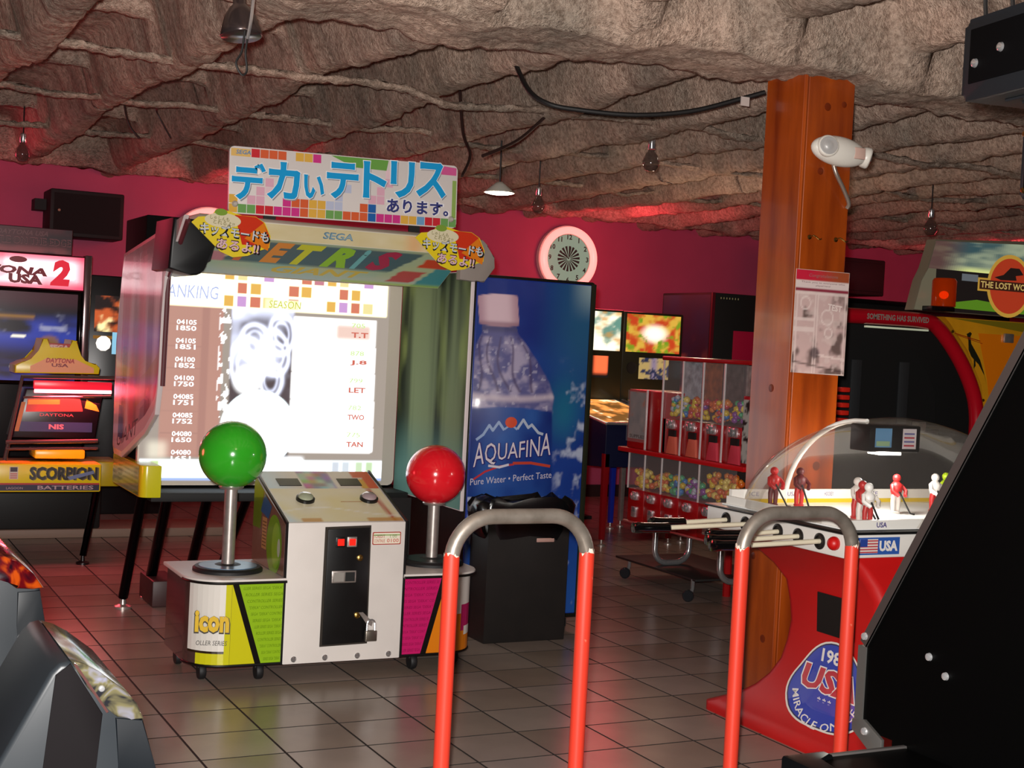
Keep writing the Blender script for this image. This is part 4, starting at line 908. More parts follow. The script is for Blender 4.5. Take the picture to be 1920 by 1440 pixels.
    obj('dome_rib', tube(B(), [(3.745+0.09*math.sin(a)**2, 4.34+0.385*math.cos(a)**0.8 if math.cos(a) > 0 else 4.34, 0.87+0.375*math.sin(a)) for a in np.linspace(0.0, math.pi/2, 14)], 0.011, 8), mat('rib_white', '#f2eee6', 0.4), dome, 60)
    sc = obj('score_box', box(B(), 3.80, 4.07, 4.28, 4.40, 1.125, 1.235, 0.008), BLACK, t)
    p = Print((0, 4.28, 0), (1, 0, 0), (0, 0, 1), 0.001); p.rect(3.828, 1.145, 3.915, 1.222, '#5f8fb8'); p.rect(3.972, 1.14, 4.045, 1.222, '#cfc8cc'); p.up(); p.rect(3.835, 1.15, 3.905, 1.17, '#8fb08a')
    for k in range(4): p.rect(3.98, 1.15+k*0.016, 4.035, 1.157+k*0.016, ('#b0404a', '#6a6a9a')[k % 2])
    p.build('score_print', PRINTG, sc)
    lamp = obj('rink_lamp', box(B(), 3.88, 3.99, 4.30, 4.38, 1.112, 1.124, 0.003), mat('rink_lamp_glow', '#ffffff', 0.3, emit='#fff6e8', estr=9), sc)
    light('rink_lamp_light', 'POINT', (3.935, 4.34, 1.09), 7.5, (1.0, 0.96, 0.9), 0.03)
    # players
    def player(x, y, body, base, rz, label):
        def grow(o, k=1.4):
            q = Vector((x, y, 0.868)) - org(t); o.data.transform(Matrix.Translation(q) @ Matrix.Scale(k, 4) @ Matrix.Translation(-q)); return o
        b = B(); lathe(b, [(0.014, 0.0), (0.016, 0.006), (0.006, 0.008)], (x, y, 0.868), (0, 0, 1), 12)
        for s in (-1, 1): tube(b, [(x+s*0.009, y, 0.874), (x+s*0.010, y, 0.905), (x+s*0.006, y, 0.925)], [0.006, 0.0075, 0.008], 8)
        e = grow(obj('hockey_player', b, base, t, 60)); e['label'] = label
        b = B(); lathe(b, [(0.013, 0), (0.017, 0.015), (0.019, 0.03), (0.009, 0.042)], (x, y, 0.920), (0, 0, 1), 12)
        for s in (-1, 1): tube(b, [(x+s*0.017, y, 0.952), (x+s*0.026, y-0.012, 0.935), (x+s*0.012, y-0.026, 0.922)], 0.006, 6)
        grow(obj('jersey', b, body, e, 60))
        grow(obj('helmet', sph(B(), (x, y, 0.972), 0.0125, 12, 8), body, e, 60))
        grow(obj('hockey_stick', tube(B(), [(x-0.012, y-0.026, 0.935), (x+0.02*math.cos(rz), y-0.045, 0.873), (x+0.02*math.cos(rz)+0.022*math.sin(rz), y-0.05, 0.871)], 0.0028, 6), BLACK, e))
    ww = mat('player_white', '#e6e2dc', 0.4); rr = mat('player_red', '#b81c1c', 0.4); yl = mat('player_lime', '#a8c814', 0.4)
    player(3.60, 4.62, rr, mat('player_maroon', '#5a1418', 0.5), 0.5, 'small red hockey figure at the far left of the rink')
    player(3.72, 4.60, mat('player_maroon', '#5a1418', 0.5), rr, 1.5, 'small maroon hockey figure by the far boards')
    player(3.62, 4.10, rr, ww, 0.3, 'red and white hockey figure in the middle of the rink')
    player(3.70, 4.22, ww, rr, 2.0, 'white hockey figure beside the red one at mid rink')
    player(3.58, 4.02, ww, rr, 1.0, 'white hockey figure nearest the front corner of the rink')
    player(4.02, 4.35, rr, ww, 0.6, 'red hockey figure right of the scoreboard')
    player(4.26, 4.38, ww, rr, 2.6, 'white hockey figure at the right end of the rink')
    player(4.36, 4.42, yl, yl, 0.8, 'lime hockey figure at the right end of the rink')
build_hockey()

# ------------------------------------------------------------------ capsule vending rack
def build_rack():
    t = thing('capsule_vending_rack', (4.95, 7.0, 0), 'red two-tier capsule vending rack with clear columns on a chrome stand', 'vending rack')
    rd = mat('rack_red', '#96090c', 0.3, coat=0.2); X = 4.75; XB = 5.12
    clear = mat('clear_front', '#c8c0c0', 0.05, alpha=0.09, coat=0.5)
    cols = ['#c9a81e', '#c4581e', '#2f6fb0', '#b02a3a', '#3f9a6a', '#c9742a', '#a8a8b8', '#7a3a8a', '#d8c060']
    pal = [mat('capsule_%d' % k, c, 0.25) for k, c in enumerate(cols)]
    obj('shelf', box(B(), X-0.03, XB, 6.34, 7.70, 0.83, 0.86, 0.006), mat('shelf_red', '#b81418', 0.25), t)
    obj('top_rail', box(B(), X-0.01, XB, 6.36, 7.26, 1.435, 1.46, 0.005), rd, t)
    obj('back_panel', box(B(), XB-0.02, XB, 6.36, 7.26, 0.86, 1.44), mat('rack_back', '#5a4a4c', 0.6), t)
    def capsule_bank(parent, x, ya, yb, za, zb, n, tones):
        # each column is filled with prize capsules too small to tell apart
        b = B(); k0 = random.Random(int(ya*1000))
        for k in range(n):
            c = (x + k0.uniform(0.02, 0.06), k0.uniform(ya+0.025, yb-0.025), k0.uniform(za+0.02, zb-0.02)); r0 = k0.uniform(0.017, 0.026)
            nf = len(b.faces); bmesh.ops.create_icosphere(b, subdivisions=1, radius=r0, matrix=Matrix.Translation(c)); b.faces.ensure_lookup_table(); mi = k0.randrange(len(tones))
            for f in b.faces[nf:]: f.material_index = mi
        o = obj('capsules', b, [pal[q] for q in tones], parent, 60); tag(o, 'heap of small coloured capsules', kind='stuff')
    Y = [7.245, 7.03, 6.815, 6.60, 6.385]
    for i in range(4):
        ya, yb = Y[i+1]+0.004, Y[i]-0.004
        c = obj('vending_column', box(B(), X+0.01, XB-0.03, ya, yb, 0.86, 1.075, 0.004), rd, t)
        obj('clear_window', box(B(), X, X+0.006, ya, yb, 1.075, 1.435), clear, c)
        obj('display_card', box(B(), X+0.14, X+0.145, ya+0.01, yb-0.01, 1.20, 1.43), mat('card_%d' % i, ('#8f9aa4', '#8a4a24', '#4a4442', '#8a7a76')[i], 0.5, var=0.5, vscale=22), c)
        capsule_bank(c, X+0.02, ya, yb, 1.08, 1.23, 46, [[0, 4, 6, 8, 2], [1, 3, 5, 0, 7], [2, 3, 1, 5, 0], [4, 6, 0, 8, 7]][i])
        mech = obj('coin_mechanism', box(B(), X-0.012, X+0.012, (ya+yb)/2-0.035, (ya+yb)/2+0.035, 1.015, 1.072, 0.004), CHROME, c)
        obj('turn_knob', lathe(B(), [(0.022, 0), (0.022, 0.012), (0.012, 0.018)], (X-0.012, (ya+yb)/2, 1.042), (-1, 0, 0), 14), CHROME, mech)
        obj('chute_pocket', box(B(), X-0.004, X+0.014, (ya+yb)/2-0.05, (ya+yb)/2+0.02, 0.95, 1.01), BLACKM, c)
        obj('prize_chute', prism(B(), [((ya+yb)/2-0.075, 0.862), ((ya+yb)/2+0.035, 0.862), ((ya+yb)/2+0.01, 0.97), ((ya+yb)/2-0.06, 0.97)], 'x', X-0.008, X+0.012, 0.004), mat('chute_pink', '#c8604c', 0.35) if i < 2 else mat('chute_rose', '#c23a4a', 0.35), c)
        obj('column_trim', box(B(), X-0.006, X+0.004, yb-0.002, yb+0.010, 0.86, 1.44, 0.002), mat('trim_painted_glint', '#dcd2d2', 0.3, 0.3), c)  # chrome trim coloured pale, with the flash's reflection painted in
    # lower left bank on the shelf
    c = obj('vending_column', box(B(), X+0.01, XB-0.03, 7.21, 7.42, 0.86, 1.235, 0.004), rd, t)
    c2 = obj('vending_column', box(B(), X+0.02, XB-0.03, 7.42, 7.67, 0.86, 1.235, 0.004), rd, t)
    p = Print((X+0.014, 7.66, 0), (0, -1, 0), (0, 0, 1), 0.001)
    p.raster(0.01, 0.92, 0.23, 1.22, 16, 22, lambda u, v: mixc(mixc(lin('#9a9490'), lin('#5a6a72'), vnoise(u, v, 4, 5, 6)), lin('#a85a34'), sstep(0.6, 0.72, vnoise(u, v, 5, 4, 16))*0.7))
    p.up(); p.text('SUPPLIES', 0.03, 0.925, 0.022, '#2a2220', wd=0.18, bold=0.03); p.build('front_card', PRINT, c2)
    obj('clear_window', box(B(), X+0.004, X+0.008, 7.43, 7.66, 0.90, 1.23), clear, c2); obj('column_trim', box(B(), X-0.006, X+0.006, 7.415, 7.427, 0.86, 1.24, 0.002), mat('trim_painted_glint', '#dcd2d2', 0.3, 0.3), c2)
    # sticker tower at the right end
    c = obj('sticker_tower', box(B(), X-0.02, X+0.10, 6.30, 6.385, 0.86, 1.26, 0.004), rd, t)
    p = Print((X-0.02, 6.385, 0), (0, -1, 0), (0, 0, 1)); p.raster(0.004, 0.88, 0.08, 1.24, 8, 36, lambda u, v: mixc(lin('#a8a6a0'), lin('#20201e'), sstep(0.48, 0.6, vnoise(u, v, 3, 11, 44)))); p.build('tower_print', PRINT, c)
    # lower tier
    Yl = [7.60, 7.41, 7.215, 7.02, 6.81, 6.44]
    for i in range(5):
        ya, yb = Yl[i+1]+0.003, Yl[i]-0.003
        c = obj('vending_column', box(B(), X+0.005, XB, ya, yb, 0.39, 0.60, 0.004), rd, t)
        obj('clear_window', box(B(), X, X+0.006, ya, yb, 0.60, 0.83), clear, c); obj('back_card', box(B(), X+0.12, X+0.13, ya, yb, 0.60, 0.83), mat('lower_card', '#2a2420', 0.6), c)
        capsule_bank(c, X+0.02, ya, yb, 0.60, 0.74 if i < 4 else 0.80, 40 if i < 4 else 90, [[0, 8, 5], [1, 0, 5, 8], [4, 2, 0], [6, 7, 0, 4], [0, 5, 1, 8]][i])
        for q in range(1 if i < 4 else 2):
            ym = (ya+yb)/2 + (0 if i < 4 else (q-0.5)*0.17)
            mech = obj('coin_mechanism', box(B(), X-0.014, X+0.01, ym-0.026, ym+0.026, 0.53, 0.585, 0.004), CHROME, c)
            obj('turn_knob', lathe(B(), [(0.02, 0), (0.02, 0.014), (0.01, 0.02)], (X-0.014, ym, 0.557), (-1, 0, 0), 14), CHROME, mech)
            obj('prize_door', box(B(), X-0.012, X+0.01, ym-0.026, ym+0.026, 0.42, 0.49, 0.006), CHROME, c)
        obj('column_trim', box(B(), X-0.004, X+0.006, yb, yb+0.006, 0.60, 0.83), mat('trim_painted_glint', '#dcd2d2', 0.3, 0.3), c)
    obj('bottom_edge', tube(B(), [(X-0.004, 6.44, 0.386), (X-0.004, 7.62, 0.386)], 0.008, 8), mat('edge_pink_steel', '#c08a86', 0.3, 0.8), t)
    # stand: two chrome U legs on a dark plate with casters
    obj('base_plate', box(B(), 4.76, 5.36, 6.80, 7.72, 0.125, 0.14, 0.004), mat('plate_dark', '#1c1a19', 0.5), t)
    for y in (7.32, 6.62):
        x0, x1, zb, r = 4.80, 5.06, 0.155, 0.09
        path = [(x0, y, 0.39), (x0, y, zb+r)] + [(x0+r-r*math.cos(a), y, zb+r-r*math.sin(a)) for a in np.linspace(0.2, math.pi/2, 6)] + [(x1-r+r*math.sin(a), y, zb+r-r*math.cos(a)) for a in np.linspace(0, math.pi/2-0.2, 6)] + [(x1, y, zb+r), (x1, y, 0.39)]
        obj('u_leg', tube(B(), path, 0.019, 14), CHROME, t, 60)
        obj('leg_bracket', box(B(), x0-0.03, x1+0.03, y-0.03, y+0.03, 0.375, 0.39), BLACK, t)
    for (x, y) in ((4.79, 7.64), (4.74, 6.84), (5.34, 7.68), (5.30, 6.86)):
        c = obj('caster', lathe(B(), [(0.03, -0.012), (0.036, -0.006), (0.036, 0.006), (0.03, 0.012)], (x, y, 0.036), (0.8, 0.6, 0), 18), mat('caster_wheel', '#2a2c30', 0.25, 0.4), t)
        obj('caster_stem', tube(B(), [(x+0.02, y, 0.05), (x+0.03, y, 0.08), (x+0.03, y, 0.135)], 0.012, 10), CHROME, c)
    for y in (6.95, 6.48): obj('red_post', tube(B(), [(5.10, y, 0.0), (5.10, y, 0.39)], 0.025, 10), rd, t)
build_rack()

# ------------------------------------------------------------------ pillar fittings
def build_pillar_fittings():
    yf = 4.78
    t = thing('emergency_light', (3.93, yf, 2.39), 'white twin-lamp emergency light mounted high on the wooden post', 'lamp')
    wm = mat('lamp_white', '#dcd6cc', 0.35)
    b = B(); sph(b, (0, 0, 0), 1, 32, 18); b.transform(Matrix.Translation((3.93, yf-0.055, 2.385)) @ Matrix.Rotation(math.radians(4), 4, 'Y') @ Matrix.Diagonal((0.148, 0.054, 0.064, 1)))
    body = obj('housing', b, wm, t, 60)
    obj('label_patch', box(B(), 3.975, 4.035, yf-0.107, yf-0.095, 2.355, 2.405, 0.005), mat('patch_pink', '#c9a79a', 0.5), body)
    for (x, z, tilt) in ((3.842, 2.395, (-0.35, -0.9, 0.1)), (4.085, 2.375, (0.6, -0.4, -0.2))):
        hd = obj('lamp_head', lathe(B(), [(0.0, -0.05), (0.028, -0.04), (0.045, -0.012), (0.047, 0.01), (0.042, 0.018)], (x, yf-0.085 if x < 4 else yf-0.05, z), tilt, 24), wm, t, 60)
        obj('reflector', lathe(B(), [(0.039, 0.0185), (0.033, 0.020), (0.028, 0.019), (0.015, 0.024), (0, 0.027)], (x, yf-0.085 if x < 4 else yf-0.05, z), tilt, 20), mat('lamp_reflector', '#d8d6d4', 0.25, 0.5), hd)
    pts = smoothpath([(3.925, yf-0.03, 2.33), (3.94, yf-0.035, 2.29), (3.985, yf-0.03, 2.235), (4.03, yf-0.02, 2.175), (4.035, yf-0.004, 2.155)], 10)
    obj('conduit', tube(B(), pts, [0.009 + 0.001*(i % 2) for i in range(len(pts))], 10), mat('flex_conduit', '#a89a8e', 0.35, 0.7), t, 60)
    for k, (x, nm) in enumerate(((3.84, 'left'), (3.985, 'right'))):
        h = thing('coat_hook', (x, yf, 2.01), 'small brass hook screwed into the post, %s of the pair' % nm, 'hook', 'pair of hooks on the post')
        pl_ = obj('hook_plate', lathe(B(), [(0.011, 0), (0.01, 0.004), (0.005, 0.006)], (x, yf, 2.012), (0, -1, 0), 14), mat('brass', '#a8894a', 0.3, 1), h)
        obj('hook_wire', tube(B(), smoothpath([(x, yf-0.004, 2.012), (x+0.005, yf-0.025, 2.018), (x+0.03, yf-0.03, 2.004), (x+0.05, yf-0.022, 2.008)], 5), 0.003, 6), mat('brass', '#a8894a', 0.3, 1), h)
    # poster
    p_ = thing('poster', (3.92, yf, 1.42), 'pinkish collage poster with a red heading taped on the wooden post', 'poster')
    x0, x1, z0, z1 = 3.778, 4.072, 1.425, 1.872
    sheet = obj('sheet', prism(B(), [(x0, z0), (x1, z0-0.006), (x1, z1), (x0, z1)], 'y', yf-0.0035, yf-0.001), mat('paper', '#c8b4ac', 0.5), p_)
    def art(u, v):
        n = vnoise(u, v, 5, 7, 12, 3); c = mixc(lin('#c9aaa6'), lin('#6a5652'), sstep(0.42, 0.7, n)); c = mixc(c, lin('#d3bcb6'), sstep(0.55, 0.7, vnoise(u, v, 9, 12, 22, 2))*0.7)
        line = ((np.abs(u-0.04) < 0.012) | (np.abs(u-0.38) < 0.012) | (np.abs(u-0.44) < 0.010) | (np.abs(u-0.95) < 0.012) | ((np.abs(v-0.78) < 0.008) & (u > 0)) | ((np.abs(v-0.42) < 0.02) & (u < 0.38)) | ((np.abs(v-0.52) < 0.02) & (u < 0.38)) | ((np.abs(v-0.22+0.08*u) < 0.01) & (u > 0.44))).astype(float)
        c = mixc(c, lin('#e0ccc6'), line*0.8); c = mixc(c, lin('#4a3a40'), sstep(0.10, 0.06, np.hypot(u-0.42, (v-0.20)*1.5))*0.8)
        for cu, cv, r in ((0.2, 0.68, 0.09), (0.62, 0.55, 0.11), (0.66, 0.40, 0.07)): c = mixc(c, lin('#e6d6d0'), sstep(0.02, 0.0, np.abs(np.hypot(u-cu, (v-cv)*1.5)-r))*0.8)
        c = np.where((v > 0.80)[..., None], lin('#8a3040'), c); c = np.where(((v > 0.83) & (v < 0.895))[..., None], lin('#d8c6c2'), c)
        c = np.where((v >= 0.895)[..., None], mixc(lin('#c0203a'), lin('#9a4a2a'), sstep(0.2, 0.9, u)), c)
        return mixc(c, lin('#4a3634'), sstep(0.015, 0.0, np.abs(v-0.11+0.09*u))*0.8)
    p = Print((x0, yf-0.0035, z0), (1, 0, 0), (0, 0, 1), 0.0006); p.raster(0.002, 0.0, x1-x0-0.002, z1-z0-0.002, 44, 66, art); p.up()
    p.text('Congratulations', 0.15, 0.413, 0.018, '#8a6a68', wd=0.16, align='c', shear=0.2); p.text('Thank you to everyone who', 0.15, 0.388, 0.009, '#7a4a50', wd=0.24, align='c'); p.text('played here!', 0.15, 0.375, 0.009, '#7a4a50', wd=0.08, align='c')
    p.text('TEST', 0.22, 0.275, 0.028, '#e0d0ca', wd=0.08, align='c', bold=0.03, rot=-6); p.build('poster_print', PRINT, sheet)
build_pillar_fittings()

# ------------------------------------------------------------------ right foreground cabinet
def build_foreground_cabinet():
    t = thing('black_game_cabinet', (2.1, 1.4, 0), 'large black game cabinet side with slanted steel-edged front in the right foreground', 'arcade cabinet')
    blk = mat('cabinet_black', '#010101', 0.5, spec=0.04); edge = mat('steel_edge', '#6f6a68', 0.35, 0.8)
    prof = [(2.00, 0.79), (2.00, 0.945), (1.52, 1.757), (0.55, 1.757), (0.55, 0.0), (1.92, 0.0), (1.92, 0.79)]
    obj('side_panel', prism(B(), prof, 'x', 1.80, 2.55), blk, t)
    def strip(a, b, w, nm, mt):
        d = Vector((0, b[0]-a[0], b[1]-a[1])).normalized(); n = Vector((0, d.z, -d.y)) if True else None
        if n.y < 0: n = -n
        bm = B(); q = [Vector((1.797, *a)), Vector((1.797, *b)), Vector((1.797, *b)) + n*w, Vector((1.797, *a)) + n*w]
        v0 = [bm.verts.new(c) for c in q]; v1 = [bm.verts.new(c + Vector((0.02, 0, 0))) for c in q]
        bm.faces.new(v0); bm.faces.new(v1[::-1])
        for k in range(4): bm.faces.new((v0[k], v1[k], v1[(k+1) % 4], v0[(k+1) % 4]))
        return obj(nm, bm, mt, t)
    strip((2.00, 0.945), (1.52, 1.757), 0.020, 'edge_trim', mat('clear_edge', '#3a3230', 0.25, 0.5)); strip((2.00, 0.945), (1.52, 1.757), 0.003, 'edge_bead', edge)
    strip((2.00, 0.80), (2.00, 0.945), 0.022, 'edge_trim', mat('bracket_steel', '#7d7b78', 0.4, 0.9))
    obj('corner_bracket', prism(B(), [(2.022, 0.805), (2.022, 0.785), (1.965, 0.752), (1.94, 0.752), (1.94, 0.785), (1.99, 0.81)], 'x', 1.792, 1.80, 0.001), M['bracket_steel'], t)
    for (y, z, x) in ((2.005, 0.965, 1.797), (1.985, 0.79, 1.792), (1.839, 0.963, 1.80), (1.797, 0.938, 1.80), (1.93, 0.768, 1.79)):
        obj('bolt', lathe(B(), [(0.0075, 0), (0.0065, 0.004), (0, 0.006)], (x, y, z), (-1, 0, 0), 12), CHROME, t)
    bench = obj('bench', box(B(), 1.535, 1.80, 0.55, 1.885, 0.35, 0.787, 0.004), blk, t)
    obj('bench_edge', box(B(), 1.60, 1.80, 1.880, 1.890, 0.779, 0.791, 0.002), edge, bench)
    obj('corner_guard', prism(B(), [(1.528, 1.895), (1.528, 1.75), (1.56, 1.75), (1.575, 1.86), (1.62, 1.87), (1.62, 1.895)], 'z', 0.70, 0.795, 0.006), mat('guard_black', '#050607', 0.3, spec=0.2), bench)
    obj('bolt', lathe(B(), [(0.0075, 0), (0.0065, 0.004), (0, 0.006)], (1.528, 1.83, 0.755), (-1, 0, 0), 12), CHROME, bench)
    obj('bench_foot', box(B(), 1.56, 1.80, 0.6, 1.86, 0.0, 0.35), blk, bench)
build_foreground_cabinet()

# ------------------------------------------------------------------ left foreground ride shells
def build_pods():
    g = mat('shell_grey', '#191c1f', 0.4, spec=0.2); g2 = mat('shell_dark', '#04070b', 0.42, spec=0.15); bk = mat('shell_black', '#060405', 0.8, spec=0.08)
    def shell(name, label, y, out, lens, dark, black, lensmat, yb):
        t = thing(name, (sum(p[0] for p in out)/len(out), y+0.1, 0), label, 'ride game', 'ride-on game shells')
        b = obj('shell', prism(B(), out, 'y', y, yb, 0.008, 3), g, t, 40)
        for nm, pts, m, d in (('side_shell', dark, g2, 0.003), ('grip_panel', black, bk, 0.002)):
            if pts: obj(nm, prism(B(), pts, 'y', y-d, y+0.02, 0.0015), m, t, 40)
        l = obj('tail_lens', prism(B(), lens, 'y', y-0.005, yb-0.02, 0.006, 3), lensmat, t, 50)
        obj('stand', box(B(), out[0][0]-0.02, max(p[0] for p in out)-0.03, y+0.03, yb-0.02, 0.0, min(p[1] for p in out)+0.02), bk, t)
        return t
    A = [(0.235, 0.70), (0.25, 0.86), (0.318, 0.988), (0.330, 1.000), (0.343, 1.003), (0.380, 0.981), (0.423, 0.949), (0.447, 0.915), (0.471, 0.839), (0.50, 0.70)]
    lensA = [(0.343, 1.0065), (0.362, 1.000), (0.384, 0.987), (0.425, 0.955), (0.440, 0.936), (0.451, 0.913), (0.432, 0.915), (0.412, 0.919), (0.400, 0.931), (0.368, 0.965)]
    def lens_mat(nm, a, b_, c):
        m = bpy.data.materials.new(nm); m.use_nodes = True; nt = m.node_tree; bs = nt.nodes['Principled BSDF']; bs.inputs['Roughness'].default_value = 0.12; bs.inputs['Metallic'].default_value = 0.35
        tc = nt.nodes.new('ShaderNodeTexCoord'); n = nt.nodes.new('ShaderNodeTexNoise'); n.inputs['Scale'].default_value = 26; n.inputs['Distortion'].default_value = 1.5; nt.links.new(tc.outputs['Object'], n.inputs['Vector'])
        r = nt.nodes.new('ShaderNodeValToRGB'); r.color_ramp.elements[0].color = (*hexc(a), 1); r.color_ramp.elements[0].position = 0.35; r.color_ramp.elements[1].color = (*hexc(b_), 1); r.color_ramp.elements[1].position = 0.68
        e = r.color_ramp.elements.new(0.52); e.color = (*hexc(c), 1)
        nt.links.new(n.outputs['Fac'], r.inputs[0]); nt.links.new(r.outputs[0], bs.inputs['Base Color']); return m
    tA = shell('ride_shell', 'dark grey ride-on game shell with a silver holographic tail lens, nearest the camera', 2.0, A, lensA,
          [(0.410, 0.918), (0.449, 0.912), (0.471, 0.839), (0.50, 0.70), (0.42, 0.70), (0.417, 0.85)], [(0.345, 1.0), (0.392, 0.925), (0.386, 0.848), (0.36, 0.70), (0.30, 0.70), (0.313, 0.854), (0.325, 0.985)], lens_mat('silver_lens', '#1c1c20', '#6a6a78', '#57523a'), 2.30)
    obj('seam_bead', tube(B(), [(0.350, 1.996, 1.0), (0.398, 1.996, 0.928)], 0.002, 6), mat('seam_red', '#3a2220', 0.4), tA)
    obj('lens_screw', lathe(B(), [(0.005, 0), (0.004, 0.003), (0, 0.004)], (0.388, 1.994, 0.963), (0, -1, 0), 10), CHROME, tA)
    Bp = [(0.15, 0.60), (0.15, 1.05), (0.20, 1.075), (0.306, 1.070), (0.333, 1.061), (0.360, 1.036), (0.374, 1.016), (0.399, 0.881), (0.369, 0.822), (0.319, 0.728), (0.30, 0.60)]
    lensB = [(0.25, 1.072), (0.306, 1.075), (0.335, 1.066), (0.363, 1.041), (0.380, 1.016), (0.362, 1.014), (0.335, 1.016), (0.305, 1.040), (0.25, 1.045)]
    tB = shell('ride_shell', 'dark grey ride-on game shell with a red and amber tail lens behind the silver one', 2.5, Bp, lensB,
          [(0.337, 1.010), (0.374, 1.012), (0.399, 0.881), (0.369, 0.822), (0.319, 0.728), (0.325, 0.82), (0.345, 0.88), (0.338, 0.95)], None, lens_mat('red_lens', '#14020a', '#8a3408', '#4a0608'), 2.85)
    obj('side_bolt', lathe(B(), [(0.010, 0), (0.009, 0.003), (0.005, 0.002), (0.004, 0.006), (0, 0.007)], (0.349, 2.497, 0.929), (0, -1, 0), 16), CHROME, tB)
build_pods()

# ------------------------------------------------------------------ left background: racing game, its seat unit, another lit machine
def glowmat(nm, g): return print_mat(nm, 0.3, glow=g)
def build_left_games():
    tag(obj('trim_1', box(B(), -1.0, 2.75, 9.80, 10.26, 0.0, 0.06, 0.006), mat('plinth_tan', '#8a7466', 0.5)), 'low tan platform edge under the racing game', kind='structure')
    t = thing('racing_game_cabinet', (1.2, 10.7, 0), 'racing game cabinet with a glowing pink marquee and blue screen at the left', 'arcade cabinet')
    x0, x1, y = 0.35, 1.80, 10.3
    obj('cabinet', box(B(), x0, x1, y+0.06, 11.2, 0.0, 1.95, 0.01), mat('racer_black', '#0c090c', 0.3), t)
    obj('side_trim', box(B(), x1-0.045, x1+0.004, y-0.02, y+0.07, 1.0, 1.965, 0.006), mat('trim_silver', '#8f7a7c', 0.2, 0.8), t)
    mq = obj('marquee', box(B(), x0, x1-0.045, y-0.01, y+0.06, 1.70, 1.955, 0.01), mat('marquee_box', '#5a1826', 0.3), t)
    def mart(u, v):
        c = mixc(np.array([1.4, 1.0, 1.05]), lin('#e8486a')*1.0, sstep(0.30, 0.02, np.minimum(v, 1-v)*1.0)*0.9); n = vnoise(u, v, 7, 2, 15, 2)
        c = mixc(c, lin('#d2405e'), sstep(0.55, 0.75, n)*0.55); return mixc(c, lin('#e6305a'), sstep(0.93, 1.0, u)*0.8)
    p = Print((0, y-0.01, 0), (1, 0, 0), (0, 0, 1)); p.raster(x0+0.01, 1.712, x1-0.05, 1.945, 60, 12, mart); p.up()
    dk = lin('#6a0418')*0.6
    p.text('DAYTONA', 0.80, 1.815, 0.058, dk, wd=0.70, bold=0.05, shear=0.15, skewy=-0.03); p.text('USA', 1.24, 1.738, 0.068, dk, wd=0.23, bold=0.06, skewy=-0.02); p.text('2', 1.52, 1.735, 0.185, lin('#c00a26'), wd=0.135, bold=0.06, shear=0.15)
    p.ell(1.30, 1.905, 0.06, 0.022, dk, 16); p.build('marquee_print', glowmat('marquee_glow', 1.4), mq)
    tp = obj('topper', box(B(), x0, 1.68, y+0.10, y+0.14, 1.96, 2.145, 0.004), mat('topper_board', '#3a1a24', 0.5), t)
    p = Print((0, y+0.10, 0), (1, 0, 0), (0, 0, 1)); p.raster(x0+0.004, 1.965, 1.676, 2.14, 50, 10, lambda u, v: mixc(mixc(lin('#5a2430'), lin('#b05a62'), sstep(0.35, 0.1, v)), lin('#2a1a26'), sstep(0.4, 0.7, vnoise(u, v, 9, 3, 37))*0.8)); p.up()
    p.text('DAYTONA USA', 1.16, 2.085, 0.035, '#7a4a50', wd=0.35, shear=0.3, bold=0.02); p.text('BATTLE ON THE EDGE', 1.05, 2.02, 0.052, '#8f5058', wd=0.62, bold=0.03); p.up(); p.text('BATTLE ON THE EDGE', 1.053, 2.025, 0.042, '#3a1018', wd=0.612, bold=-0.0); p.build('topper_print', PRINT, tp)
    sc = obj('screen_bezel', box(B(), x0+0.02, x1-0.05, y+0.01, y+0.06, 1.02, 1.70, 0.008), GLOSSBLACK, t)
    def game(u, v):
        c = np.zeros(u.shape+(3,)) + lin('#0a0818'); b = vnoise(u, v, 6, 5, 26, 3)
        c = mixc(c, lin('#2a3fb0'), sstep(0.25, 0.5, v)*sstep(0.8, 0.6, v)*sstep(0.3, 0.6, b)); c = mixc(c, lin('#3a3a9a'), sstep(0.35, 0.0, v)*sstep(0.35, 0.6, vnoise(u, v, 5, 6, 28)))
        c = mixc(c, lin('#b07a1e'), sstep(0.04, 0.0, np.abs(v-0.72))*(u > 0.55)*(u < 0.78)*0.8); c = mixc(c, lin('#5a1a2a'), sstep(0.75, 0.95, v)*0.5)
        c = mixc(c, lin('#c0c0d8'), sstep(0.68, 0.8, vnoise(u, v, 12, 10, 30))*sstep(0.45, 0.6, v)*sstep(0.8, 0.7, v)*0.7); c = mixc(c, lin('#a06a1e'), sstep(0.06, 0.04, np.hypot((u-0.86), (v-0.44)*0.6))*0.7)
        return mixc(c, np.array([1.6, 1.5, 1.2]), (((np.abs(v-0.50) < 0.012) & (u > 0.66) & (u < 0.74)) | ((np.abs(v-0.16) < 0.014) & (u > 0.66) & (u < 0.74))).astype(float))
    p = Print((0, y+0.01, 0), (1, 0, 0), (0, 0, 1)); p.raster(x0+0.05, 1.05, x1-0.08, 1.68, 70, 36, game); p.build('screen_picture', glowmat('racer_screen', 0.75), sc)
    # seat unit styled like a stock car
    s = thing('racing_seat_unit', (1.2, 9.1, 0), 'yellow and black racing seat unit with red neon bar and lettered bumper', 'arcade seat')
    ye = mat('seat_yellow', '#e6d21c', 0.3); y = 8.9; k = 8.9/9.0
    fx = lambda x: x*k
    fz = lambda z: 1.48 + (z-1.48)*k
    cowl = [(1.145, 1.15), (1.145, 1.20), (1.19, 1.225), (1.24, 1.235), (1.285, 1.29), (1.30, 1.37), (1.335, 1.372), (1.342, 1.31), (1.47, 1.315), (1.475, 1.37), (1.51, 1.365), (1.53, 1.27), (1.56, 1.235), (1.63, 1.225), (1.655, 1.20), (1.65, 1.16)]
